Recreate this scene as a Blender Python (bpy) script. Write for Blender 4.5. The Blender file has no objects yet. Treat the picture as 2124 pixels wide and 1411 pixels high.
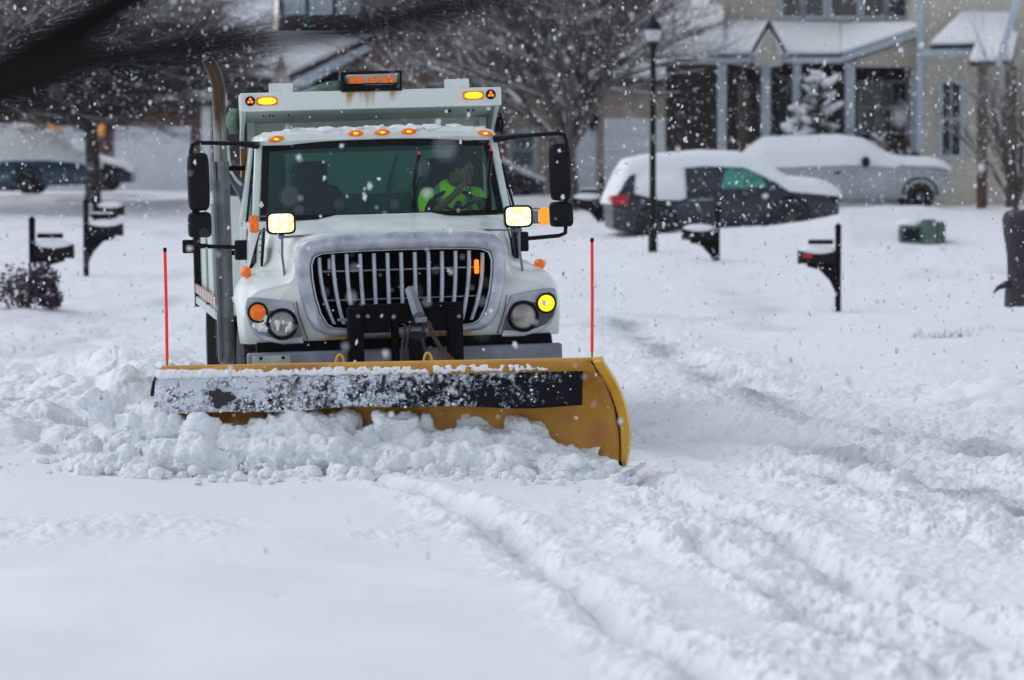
import bpy, math, random
import numpy as np
from mathutils import Vector, Matrix
random.seed(7); rng = np.random.default_rng(7)
S = bpy.context.scene; COL = S.collection
F = 7500.0; ZC = 2.05; PITCH = math.atan((705.5-384)/F)
# ------------------------------------------------------------------ camera maths
def ray(px, py):
    x, y, z = (px-1062)/F, 1.0, -(py-705.5)/F
    c, s = math.cos(-PITCH), math.sin(-PITCH)
    return np.array([x, y*c-z*s, y*s+z*c])
def P(px, py, Y):
    r = ray(px, py); return np.array([0, 0, ZC])+r*(Y/r[1])
def PX(px, Y): return float(P(px, 400, Y)[0])
def PZ(py, Y): return float(P(1062, py, Y)[2])
YAW = math.radians(7.2); ROLL = math.radians(-1.6)
TR = (Matrix.Rotation(YAW, 3, 'Z') @ Matrix.Rotation(ROLL, 3, 'Y'))
TO = Vector((float(P(845, 700, 27.6)[0]), 27.6, 0.0))
def W2T(p):                       # world point -> truck space
    return tuple(TR.transposed() @ (Vector(p)-TO))
def T(px, py, yl):                # a point seen at px,py on the truck plane y = yl
    r = Vector(ray(px, py)); c = Vector((0, 0, ZC))
    a = TR.transposed() @ (c-TO); b = TR.transposed() @ r
    q = a+b*((yl-a.y)/b.y); return (q.x, q.z)
# ------------------------------------------------------------------ materials
MATS = {}
def mat(name, col, rough=.5, metal=0, emit=None, es=0, noise=0, nscale=8, bump=0, bscale=40, coat=0, spec=.5, col2=None):
    if name in MATS: return MATS[name]
    m = bpy.data.materials.new(name); m.use_nodes = True; nt = m.node_tree; b = nt.nodes['Principled BSDF']
    b.inputs['Base Color'].default_value = (*col, 1); b.inputs['Roughness'].default_value = rough
    b.inputs['Metallic'].default_value = metal; b.inputs['Specular IOR Level'].default_value = spec
    if coat: b.inputs['Coat Weight'].default_value = coat; b.inputs['Coat Roughness'].default_value = .15
    if emit: b.inputs['Emission Color'].default_value = (*emit, 1); b.inputs['Emission Strength'].default_value = es
    tc = nt.nodes.new('ShaderNodeTexCoord')
    if noise or col2:
        n = nt.nodes.new('ShaderNodeTexNoise'); n.inputs['Scale'].default_value = nscale; n.inputs['Detail'].default_value = 6
        nt.links.new(tc.outputs['Object'], n.inputs['Vector'])
        r = nt.nodes.new('ShaderNodeValToRGB'); r.color_ramp.elements[0].position = .35; r.color_ramp.elements[1].position = .68
        c2 = col2 or tuple(min(1, c*(1+noise)) for c in col); c1 = col if col2 else tuple(c*(1-noise) for c in col)
        r.color_ramp.elements[0].color = (*c1, 1); r.color_ramp.elements[1].color = (*c2, 1)
        nt.links.new(n.outputs['Fac'], r.inputs[0]); nt.links.new(r.outputs[0], b.inputs['Base Color'])
        mr = nt.nodes.new('ShaderNodeMapRange'); mr.inputs['To Min'].default_value = max(0, rough-.12); mr.inputs['To Max'].default_value = min(1, rough+.15)
        nt.links.new(n.outputs['Fac'], mr.inputs['Value']); nt.links.new(mr.outputs[0], b.inputs['Roughness'])
    if bump:
        n2 = nt.nodes.new('ShaderNodeTexNoise'); n2.inputs['Scale'].default_value = bscale; n2.inputs['Detail'].default_value = 5
        nt.links.new(tc.outputs['Object'], n2.inputs['Vector'])
        bp = nt.nodes.new('ShaderNodeBump'); bp.inputs['Strength'].default_value = bump; bp.inputs['Distance'].default_value = .02
        nt.links.new(n2.outputs['Fac'], bp.inputs['Height']); nt.links.new(bp.outputs[0], b.inputs['Normal'])
    MATS[name] = m; return m
def glassmat(name, tint, refl=.08, rough=.03):
    m = bpy.data.materials.new(name); m.use_nodes = True; nt = m.node_tree; nt.nodes.clear()
    o = nt.nodes.new('ShaderNodeOutputMaterial'); t = nt.nodes.new('ShaderNodeBsdfTransparent'); t.inputs[0].default_value = (*tint, 1)
    g = nt.nodes.new('ShaderNodeBsdfGlossy'); g.inputs['Roughness'].default_value = rough; g.inputs[0].default_value = (.8, .95, .93, 1)
    fr = nt.nodes.new('ShaderNodeFresnel'); fr.inputs[0].default_value = 1.4
    mx = nt.nodes.new('ShaderNodeMixShader'); ma = nt.nodes.new('ShaderNodeMath'); ma.operation = 'MULTIPLY'; ma.inputs[1].default_value = refl/.04
    ma.use_clamp = True
    nt.links.new(fr.outputs[0], ma.inputs[0]); nt.links.new(ma.outputs[0], mx.inputs[0]); nt.links.new(t.outputs[0], mx.inputs[1]); nt.links.new(g.outputs[0], mx.inputs[2])
    nt.links.new(mx.outputs[0], o.inputs[0]); return m
M = {}
M['paint'] = mat('white_paint', (.74, .81, .785), .32, noise=.09, nscale=2.2, coat=.3, bump=.02, bscale=6)
M['body_paint'] = mat('body_paint', (.52, .60, .56), .45, noise=.10, nscale=2.5, bump=.03, bscale=8)
M['black'] = mat('black_plastic', (.004, .005, .008), .5, spec=.2, noise=.3, nscale=9, bump=.05)
M['blackmetal'] = mat('black_steel', (.004, .004, .006), .7, spec=.12, noise=.5, nscale=12, bump=.15, bscale=30)
M['chrome'] = mat('frosted_chrome', (.34, .38, .45), .38, .45, col2=(.62, .66, .72), nscale=7, bump=.08, bscale=60)
M['chromebar'] = mat('bar_chrome', (.50, .56, .64), .4, .2, noise=.12, nscale=9)
M['grey'] = mat('grey_steel', (.20, .22, .27), .45, .35, noise=.25, nscale=6, bump=.05)
M['plate'] = mat('plate_grey', (.38, .42, .38), .5, noise=.2, nscale=9)
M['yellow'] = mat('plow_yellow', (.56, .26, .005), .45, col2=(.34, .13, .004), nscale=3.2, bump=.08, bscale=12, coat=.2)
M['tyre'] = mat('tyre_rubber', (.014, .014, .016), .8, noise=.35, nscale=14, bump=.4, bscale=30)
M['amberlit'] = mat('amber_lit', (.9, .45, .02), .3, emit=(1, .50, .01), es=1.1)
M['yellowlit'] = mat('yellow_lit', (.9, .6, .02), .3, emit=(1, .60, .01), es=1.3)
M['amber'] = mat('amber_lens', (.70, .14, .01), .25, emit=(1, .2, .01), es=.18, noise=.2, nscale=30)
M['redlit'] = mat('orange_red_lit', (.9, .12, .01), .3, emit=(1, .16, .005), es=1.6)
M['lamplit'] = mat('lamp_lit', (.9, .8, .5), .3, emit=(1, .78, .42), es=1.5, noise=.3, nscale=25)
_nt = M['lamplit'].node_tree; _b = _nt.nodes['Principled BSDF']; _r = _nt.nodes.new('ShaderNodeValToRGB'); _n = [q for q in _nt.nodes if q.type == 'TEX_NOISE'][0]
_r.color_ramp.elements[0].position = .40; _r.color_ramp.elements[0].color = (.95, .40, .06, 1); _r.color_ramp.elements[1].position = .56; _r.color_ramp.elements[1].color = (1, .86, .52, 1)
_nt.links.new(_n.outputs['Fac'], _r.inputs[0]); _nt.links.new(_r.outputs[0], _b.inputs['Emission Color'])
M['lens'] = mat('lens_grey', (.30, .30, .29), .15, .3, noise=.25, nscale=14, coat=.8)
M['darklens'] = mat('dark_lamp_housing', (.035, .03, .04), .15, coat=.6, noise=.5, nscale=10)
M['red'] = mat('marker_red', (.72, .012, .01), .45, emit=(1, .02, .01), es=.15)
M['rubber'] = mat('black_rubber', (.012, .013, .017), .6, bump=.1)
M['interior'] = mat('cab_interior', (.010, .105, .10), .7, noise=.2)
M['seat'] = mat('seat_fabric', (.012, .02, .03), .85)
M['skin'] = mat('skin', (.26, .10, .065), .55, noise=.1, nscale=30)
M['hair'] = mat('hair', (.02, .016, .016), .8)
M['brick'] = mat('brick', (.15, .085, .08), .85, noise=.35, nscale=3, bump=.2)
M['twig'] = mat('bark', (.060, .050, .046), .85, noise=.35, nscale=6)
M['twig2'] = mat('bark_light', (.095, .08, .075), .85, noise=.3, nscale=6)
M['brown'] = mat('brown_wood', (.10, .055, .035), .8, noise=.3, nscale=4)
M['beige'] = mat('beige_siding', (.30, .275, .235), .8, noise=.07, nscale=1.5)
M['beige2'] = mat('tan_stone', (.40, .35, .30), .85, noise=.15, nscale=3)
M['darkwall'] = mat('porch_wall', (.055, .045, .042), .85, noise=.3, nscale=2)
M['purplewall'] = mat('dark_siding', (.055, .045, .06), .85, noise=.2, nscale=1.5)
M['trim'] = mat('trim_white', (.46, .54, .62), .6, noise=.08)
M['pane'] = mat('window_glass', (.018, .024, .034), .12, coat=.4, noise=.4, nscale=1.2)
M['palepane'] = mat('curtained_glass', (.34, .42, .44), .3, noise=.15, nscale=1.5)
M['garage'] = mat('garage_door', (.74, .80, .84), .6, noise=.05, nscale=2)
M['roofdark'] = mat('shingle', (.05, .045, .05), .9, noise=.3, nscale=4)
M['green'] = mat('green_plastic', (.07, .125, .10), .6, noise=.3, nscale=5)
M['dkgreen'] = mat('lamp_green', (.004, .010, .009), .6, spec=.2)
M['carblue'] = mat('car_navy', (.008, .015, .030), .4, coat=.2, noise=.2, nscale=4)
M['carteal'] = mat('car_teal', (.020, .065, .10), .35, coat=.4, noise=.2, nscale=4)
M['carsilver'] = mat('car_silver', (.34, .37, .39), .4, .15, noise=.1, nscale=2)
M['carglass'] = mat('car_glass', (.01, .015, .02), .1, coat=.5)
M['greenglass'] = mat('green_tinted_glass', (.03, .22, .17), .2, coat=.5, noise=.4, nscale=4)
M['tail'] = mat('tail_lamp', (.42, .01, .02), .3)
M['orange_glow'] = mat('coach_lamp_glow', (.8, .35, .1), .4, emit=(1, .42, .12), es=.35)
M['globe'] = mat('globe', (.48, .51, .58), .25)
M['leafpurple'] = mat('purple_leaves', (.035, .012, .028), .75, col2=(.075, .035, .06), nscale=14)
M['evergreen'] = mat('evergreen_needles', (.018, .03, .022), .85, noise=.4, nscale=8)
M['concrete'] = mat('grey_lamp_head', (.30, .32, .33), .6)
M['ws'] = glassmat('windshield_glass', (.50, .80, .77), .06)
# snow
def snowmat(name, base=(.84, .86, .89), bscale=24, bst=.35, sss=.0, col2=None, cscale=.6):
    m = bpy.data.materials.new(name); m.use_nodes = True; nt = m.node_tree; b = nt.nodes['Principled BSDF']
    b.inputs['Roughness'].default_value = .75; b.inputs['Base Color'].default_value = (*base, 1); b.inputs['Specular IOR Level'].default_value = .25
    if sss:
        b.inputs['Subsurface Weight'].default_value = sss; b.inputs['Subsurface Radius'].default_value = (.02, .03, .045); b.inputs['Subsurface Scale'].default_value = 1
    tc = nt.nodes.new('ShaderNodeTexCoord')
    n = nt.nodes.new('ShaderNodeTexNoise'); n.inputs['Scale'].default_value = bscale; n.inputs['Detail'].default_value = 8; n.inputs['Roughness'].default_value = .65
    nt.links.new(tc.outputs['Object'], n.inputs['Vector'])
    bp = nt.nodes.new('ShaderNodeBump'); bp.inputs['Strength'].default_value = bst; bp.inputs['Distance'].default_value = .012
    nt.links.new(n.outputs['Fac'], bp.inputs['Height']); nt.links.new(bp.outputs[0], b.inputs['Normal'])
    return m
M['snow'] = snowmat('snow')
M['roofsnow'] = snowmat('roof_snow', (.82, .85, .88), 3, .2)
M['pilesnow'] = snowmat('pile_snow', (.82, .86, .89), 40, .6, sss=.2)
def groundmat():
    m = snowmat('ground_snow', (.84, .862, .895), 18, .4)
    nt = m.node_tree; b = nt.nodes['Principled BSDF']
    a = nt.nodes.new('ShaderNodeAttribute'); a.attribute_name = 'slush'
    mx = nt.nodes.new('ShaderNodeMix'); mx.data_type = 'RGBA'
    mx.inputs['A'].default_value = (.84, .862, .895, 1); mx.inputs['B'].default_value = (.40, .44, .48, 1)
    nt.links.new(a.outputs['Fac'], mx.inputs['Factor']); nt.links.new(mx.outputs['Result'], b.inputs['Base Color'])
    return m
M['ground'] = groundmat()
def mixmask(name, cola, rougha, colb, build):   # col a with patches of b; build(nt, pos) -> factor socket
    m = bpy.data.materials.new(name); m.use_nodes = True; nt = m.node_tree; b = nt.nodes['Principled BSDF']
    tc = nt.nodes.new('ShaderNodeTexCoord'); sx = nt.nodes.new('ShaderNodeSeparateXYZ'); nt.links.new(tc.outputs['Object'], sx.inputs[0])
    f = build(nt, tc.outputs['Object'], sx)
    mx = nt.nodes.new('ShaderNodeMix'); mx.data_type = 'RGBA'; mx.inputs['A'].default_value = (*cola, 1); mx.inputs['B'].default_value = (*colb, 1)
    nt.links.new(f, mx.inputs['Factor']); nt.links.new(mx.outputs['Result'], b.inputs['Base Color']); b.inputs['Roughness'].default_value = rougha
    return m
def N(nt, typ, **kw):
    n = nt.nodes.new(typ)
    for k, v in kw.items():
        if k == 'op': n.operation = v
        elif k == 'clamp': n.use_clamp = v
        else: n.inputs[int(k[1:])].default_value = v
    return n
def math_(nt, op, a, b=0., clamp=False):
    n = nt.nodes.new('ShaderNodeMath'); n.operation = op; n.use_clamp = clamp
    for i, v in enumerate((a, b)):
        if isinstance(v, (int, float)): n.inputs[i].default_value = v
        else: nt.links.new(v, n.inputs[i])
    return n.outputs[0]
def rng_(nt, v, a, b, c=0., d=1.):
    n = nt.nodes.new('ShaderNodeMapRange'); n.clamp = True
    for i, q in enumerate((a, b, c, d)): n.inputs[i+1].default_value = q
    nt.links.new(v, n.inputs[0]); return n.outputs[0]
def noise_(nt, vec, s, d=6, r=.6, stretch=None):
    n = nt.nodes.new('ShaderNodeTexNoise'); n.inputs['Scale'].default_value = s; n.inputs['Detail'].default_value = d; n.inputs['Roughness'].default_value = r
    if stretch:
        mp = nt.nodes.new('ShaderNodeMapping'); mp.inputs['Scale'].default_value = stretch; nt.links.new(vec, mp.inputs[0]); vec = mp.outputs[0]
    nt.links.new(vec, n.inputs['Vector']); return n.outputs['Fac']
def defl_mask(nt, v, sx):        # caked snow: heavier to the left end and along the top
    a = noise_(nt, v, 26, 8, .75); b = noise_(nt, v, 4.5, 4)
    s = math_(nt, 'ADD', math_(nt, 'MULTIPLY', a, .75), math_(nt, 'MULTIPLY', b, .35))
    bias = rng_(nt, sx.outputs[0], -1.7, 1.0, .09, -.115)
    top = rng_(nt, sx.outputs[2], .60, .74, 0, .06)
    s = math_(nt, 'ADD', math_(nt, 'ADD', s, bias), top)
    return rng_(nt, s, .52, .635)
M['deflector'] = mixmask('snow_caked_rubber', (.005, .006, .010), .6, (.66, .70, .78), defl_mask)
M['deflector'].node_tree.nodes['Principled BSDF'].inputs['Specular IOR Level'].default_value = .12
def rust_mask(nt, v, sx):
    a = noise_(nt, v, 14, 5, .6, (1, 1, .12))
    inx = math_(nt, 'MULTIPLY', rng_(nt, sx.outputs[0], -.25, -.19), rng_(nt, sx.outputs[0], .30, .24))
    top = rng_(nt, sx.outputs[2], 2.67, 2.84, .0, .30)
    return math_(nt, 'MULTIPLY', rng_(nt, math_(nt, 'ADD', a, top), .66, .86), inx, True)
M['beam'] = mixmask('shield_paint_rust', (.74, .81, .785), .4, (.42, .26, .05), rust_mask)
def pipe_mask(nt, v, sx):
    a = noise_(nt, v, 7, 5, .6, (1, 1, .4)); t = rng_(nt, sx.outputs[2], 2.4, 3.0, 0, .6)
    return rng_(nt, math_(nt, 'ADD', a, t), .62, .9)
M['pipe'] = mixmask('exhaust_steel', (.27, .26, .25), .38, (.06, .03, .015), pipe_mask); M['pipe'].node_tree.nodes['Principled BSDF'].inputs['Metallic'].default_value = .5
def col_mask(nt, v, sx):
    a = noise_(nt, v, 6, 5, .6, (2, 2, .3)); return rng_(nt, math_(nt, 'ADD', a, rng_(nt, sx.outputs[0], -1.12, -1.03, -.1, .25)), .5, .75)
M['rustcol'] = mixmask('rusty_panel', (.50, .53, .44), .5, (.22, .09, .015), col_mask)
def stripe_mask(nt, v, sx):
    w = math_(nt, 'FRACT', math_(nt, 'MULTIPLY', sx.outputs[1], 1.7)); return rng_(nt, w, .5, .51)
M['stripe'] = mixmask('reflective_stripe', (.55, .55, .55), .4, (.35, .04, .05), stripe_mask)
def vest_mask(nt, v, sx):
    ax = math_(nt, 'ABSOLUTE', math_(nt, 'SUBTRACT', sx.outputs[0], .62))
    s1 = math_(nt, 'MULTIPLY', rng_(nt, ax, .10, .105), rng_(nt, ax, .16, .155))
    s2 = math_(nt, 'MULTIPLY', rng_(nt, sx.outputs[2], 1.76, 1.765), rng_(nt, sx.outputs[2], 1.82, 1.815))
    return math_(nt, 'MAXIMUM', s1, s2)
M['vest'] = mixmask('hi_vis_vest', (.60, 1.0, .01), .6, (.22, .30, .34), vest_mask)
b_ = M['vest'].node_tree.nodes['Principled BSDF']; b_.inputs['Emission Color'].default_value = (.3, .9, .01, 1); b_.inputs['Emission Strength'].default_value = 0.0
def siding(name, col, step=.18):
    m = mat(name, col, .8, noise=.06, nscale=1.5); nt = m.node_tree; b = nt.nodes['Principled BSDF']
    tc = nt.nodes.new('ShaderNodeTexCoord'); sx = nt.nodes.new('ShaderNodeSeparateXYZ'); nt.links.new(tc.outputs['Object'], sx.inputs[0])
    w = math_(nt, 'FRACT', math_(nt, 'MULTIPLY', sx.outputs[2], 1/step)); bp = nt.nodes.new('ShaderNodeBump'); bp.inputs['Distance'].default_value = .05
    nt.links.new(w, bp.inputs['Height']); nt.links.new(bp.outputs[0], b.inputs['Normal']); return m
M['beige'] = siding('beige_lap_siding', (.54, .51, .44)); M['purplewall'] = siding('dark_lap_siding', (.055, .045, .06))
# ------------------------------------------------------------------ mesh builder
class MB:
    def __init__(s): s.v = []; s.f = []
    def add(s, vs, fs):
        o = len(s.v); s.v.extend([tuple(float(c) for c in q) for q in vs]); s.f.extend([tuple(i+o for i in f) for f in fs]); return s
    def box(s, x0, x1, y0, y1, z0, z1, Mx=None):
        vs = [(x, y, z) for x in (x0, x1) for y in (y0, y1) for z in (z0, z1)]
        if Mx: vs = [tuple(Mx @ Vector(q)) for q in vs]
        return s.add(vs, [(0, 1, 3, 2), (4, 6, 7, 5), (0, 4, 5, 1), (2, 3, 7, 6), (0, 2, 6, 4), (1, 5, 7, 3)])
    def prism(s, poly, y0, y1, Mx=None):        # poly in x,z pushed along y
        n = len(poly); vs = [(p[0], y0, p[1]) for p in poly]+[(p[0], y1, p[1]) for p in poly]
        if Mx: vs = [tuple(Mx @ Vector(q)) for q in vs]
        a = sum(poly[i][0]*poly[(i+1) % n][1]-poly[(i+1) % n][0]*poly[i][1] for i in range(n))
        fs = [tuple(range(n)), tuple(range(2*n-1, n-1, -1))]+[(i, i+n, (i+1) % n+n, (i+1) % n) for i in range(n)]
        if a < 0: fs = [tuple(reversed(f)) for f in fs]
        return s.add(vs, fs)
    def extrude(s, pts, vec):                    # any flat polygon in 3d pushed by vec
        n = len(pts); vs = list(pts)+[tuple(p[k]+vec[k] for k in range(3)) for p in pts]
        return s.add(vs, [tuple(range(n)), tuple(range(2*n-1, n-1, -1))]+[(i, i+n, (i+1) % n+n, (i+1) % n) for i in range(n)])
    def loft(s, rings, closed=True, caps=True):
        n = len(rings[0]); vs = [p for r in rings for p in r]; fs = []
        for k in range(len(rings)-1):
            for i in range(n if closed else n-1):
                j = (i+1) % n; fs.append((k*n+i, k*n+j, (k+1)*n+j, (k+1)*n+i))
        if caps and closed: fs += [tuple(reversed(range(n))), tuple(range((len(rings)-1)*n, len(rings)*n))]
        return s.add(vs, fs)
    def ring(s, outer, inner, y0, y1):          # frame between two x,z outlines of equal count, y0 front y1 back
        n = len(outer); vs = [(p[0], y0, p[1]) for p in outer]+[(p[0], y0, p[1]) for p in inner]+[(p[0], y1, p[1]) for p in outer]+[(p[0], y1, p[1]) for p in inner]; fs = []
        for i in range(n):
            j = (i+1) % n
            fs += [(i, j, n+j, n+i), (2*n+i, 3*n+i, 3*n+j, 2*n+j), (i, 2*n+i, 2*n+j, j), (n+i, n+j, 3*n+j, 3*n+i)]
        return s.add(vs, fs)
    def tube(s, path, r, n=8, caps=True):
        path = [Vector(p) for p in path]; R = r if isinstance(r, (list, tuple)) else [r]*len(path)
        rings = []; up = None
        for i, p in enumerate(path):
            d = (path[min(i+1, len(path)-1)]-path[max(i-1, 0)])
            if d.length < 1e-9: d = Vector((0, 0, 1))
            d.normalize()
            if up is None: up = Vector((0, 0, 1)) if abs(d.z) < .9 else Vector((1, 0, 0))
            a = d.cross(up)
            if a.length < 1e-6: a = d.cross(Vector((1, 0, 0)))
            a.normalize(); b = a.cross(d); up = b
            rings.append([tuple(p+R[i]*(math.cos(2*math.pi*k/n)*a+math.sin(2*math.pi*k/n)*b)) for k in range(n)])
        return s.loft(rings, True, caps)
    def cyl(s, a, b, r, n=24, r2=None): return s.tube([a, b], [r, r if r2 is None else r2], n)
    def lathe(s, prof, c, axis='z', n=24):       # prof (r, h)
        rings = []
        for r, h in prof:
            rr = []
            for k in range(n):
                u, w = r*math.cos(2*math.pi*k/n), r*math.sin(2*math.pi*k/n)
                q = {'z': (u, w, h), 'x': (h, u, w), 'y': (w, h, u)}[axis]; rr.append(tuple(q[i]+c[i] for i in range(3)))
            rings.append(rr)
        return s.loft(rings, True, True)
    def ell(s, c, r, nu=16, nv=10, Mx=None):
        rings = []
        for j in range(nv+1):
            t = math.pi*j/nv; t = min(max(t, .02), math.pi-.02)
            rr = []
            for k in range(nu):
                p = Vector((r[0]*math.sin(t)*math.cos(2*math.pi*k/nu), r[1]*math.sin(t)*math.sin(2*math.pi*k/nu), -r[2]*math.cos(t)))
                if Mx: p = Mx @ p
                rr.append(tuple(p+Vector(c)))
            rings.append(rr)
        return s.loft(rings)
    def cap(s, a, b, ra, rb, n=12):              # tapered capsule
        s.tube([a, b], [ra, rb], n); s.ell(a, (ra,)*3, n, 8); return s.ell(b, (rb,)*3, n, 8)
    def build(s, name, m, parent=None, smooth=35, bevel=0, seg=2, sub=0, recalc=True):
        me = bpy.data.meshes.new(name); me.from_pydata(s.v, [], s.f); me.update()
        if recalc:
            import bmesh
            bm = bmesh.new(); bm.from_mesh(me); bmesh.ops.recalc_face_normals(bm, faces=bm.faces); bm.to_mesh(me); bm.free()
        ob = bpy.data.objects.new(name, me); COL.objects.link(ob)
        if m: me.materials.append(M[m] if isinstance(m, str) else m)
        if smooth:
            me.shade_smooth(); me.set_sharp_from_angle(angle=math.radians(smooth))
        if bevel:
            b = ob.modifiers.new('bevel', 'BEVEL'); b.width = bevel; b.segments = seg; b.limit_method = 'ANGLE'; b.angle_limit = math.radians(40)
        if sub:
            b = ob.modifiers.new('sub', 'SUBSURF'); b.levels = sub; b.render_levels = sub
        if parent: ob.parent = parent
        return ob
def thing(name, label, cat, loc=(0, 0, 0), group=None, rz=0):
    o = bpy.data.objects.new(name, None); COL.objects.link(o); o.location = loc; o.rotation_euler = (0, 0, rz); o.empty_display_size = .2
    o['label'] = label; o['category'] = cat
    if group: o['group'] = group
    return o
def tag(o, label, cat, group=None):
    o['label'] = label; o['category'] = cat
    if group: o['group'] = group
    return o
def struct(o, kind='structure'): o['kind'] = kind; return o
def copy_tree(o, parent=None):
    c = o.copy(); COL.objects.link(c)
    if parent: c.parent = parent
    for ch in list(o.children): copy_tree(ch, c)
    return c
# ------------------------------------------------------------------ numpy noise
def hsh(ix, iy, k=0):
    h = (ix.astype(np.int64)*374761393+iy.astype(np.int64)*668265263+k*974634777) & 0xffffffff
    h = ((h ^ (h >> 13))*1274126177) & 0xffffffff; h = h ^ (h >> 16); return (h & 0xffffff)/float(0xffffff)
def vn(x, y, k=0):
    ix = np.floor(x); iy = np.floor(y); fx = x-ix; fy = y-iy; fx = fx*fx*(3-2*fx); fy = fy*fy*(3-2*fy)
    a, b, c, d = hsh(ix, iy, k), hsh(ix+1, iy, k), hsh(ix, iy+1, k), hsh(ix+1, iy+1, k)
    return (a*(1-fx)+b*fx)*(1-fy)+(c*(1-fx)+d*fx)*fy-.5
def fbm(x, y, o=4, k=0, g=.5):
    r = 0; a = 1.
    for i in range(o): r = r+a*vn(x*2**i+i*17.3, y*2**i+i*9.1, k+i); a *= g
    return r
def clump(x, y, k=0):                             # rounded lumps
    ix = np.floor(x); iy = np.floor(y); best = np.full(x.shape, 9.); hh = np.zeros(x.shape)
    for dx in (-1, 0, 1):
        for dy in (-1, 0, 1):
            cx, cy = ix+dx, iy+dy; px = cx+hsh(cx, cy, k); py = cy+hsh(cx, cy, k+5); d = np.hypot(x-px, y-py)
            m = d < best; best = np.where(m, d, best); hh = np.where(m, hsh(cx, cy, k+9), hh)
    return np.sqrt(np.clip(1-(best/.75)**2, 0, 1))*(.25+.75*hh)
def sm(a, b, x): t = np.clip((x-a)/(b-a), 0, 1); return t*t*(3-2*t)
# ------------------------------------------------------------------ terrain
def base_z(x, y):
    right = np.interp(y, [0, 46, 58, 66, 72, 83, 95, 120, 400], [0, 0, .06, .66, .98, 1.42, 1.62, 1.85, 3])
    left = np.interp(y, [0, 36, 48, 58, 66, 80, 95, 105, 120, 400], [0, 0, .12, .38, .55, 1.1, 1.6, 1.75, 1.85, 3])
    t = sm(-3, 3, x-0*y); return left*(1-t)+right*t
def gz(x, y): return float(base_z(np.array([float(x)]), np.array([float(y)]))[0])
def gp(px, py): r = ray(px, py); t = -ZC/r[2]; return (r[0]*t, r[1]*t)
RUTS = [  # pixel path, depth, width, berm
    ([(1290, 675), (1400, 745), (1560, 822), (1720, 868), (1900, 915), (2124, 960), (2600, 1040)], .085, .32, .05),
    ([(1280, 850), (1400, 878), (1500, 905), (1640, 915), (1780, 960), (1960, 1010), (2124, 1062), (2600, 1180)], .085, .32, .045),
    ([(700, 985), (830, 1015), (950, 1050), (1080, 1130), (1190, 1215), (1290, 1300), (1400, 1365), (1520, 1440), (1700, 1600)], .095, .11, .035),
    ([(1300, 985), (1480, 1060), (1600, 1105), (1740, 1185), (1850, 1240), (2000, 1300), (2124, 1370), (2500, 1560)], .095, .11, .04),
    ([(1430, 1130), (1540, 1190), (1640, 1250), (1780, 1330), (1950, 1440)], .05, .08, .02),
    ([(1650, 985), (1800, 1025), (1960, 1075), (2124, 1110), (2500, 1240)], .07, .14, .06),
]
def polydist(X, Y, pts):
    d = np.full(X.shape, 1e9)
    for (x0, y0), (x1, y1) in zip(pts[:-1], pts[1:]):
        vx, vy = x1-x0, y1-y0; L = vx*vx+vy*vy; t = np.clip(((X-x0)*vx+(Y-y0)*vy)/L, 0, 1)
        d = np.minimum(d, np.hypot(X-x0-t*vx, Y-y0-t*vy))
    return d
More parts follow.
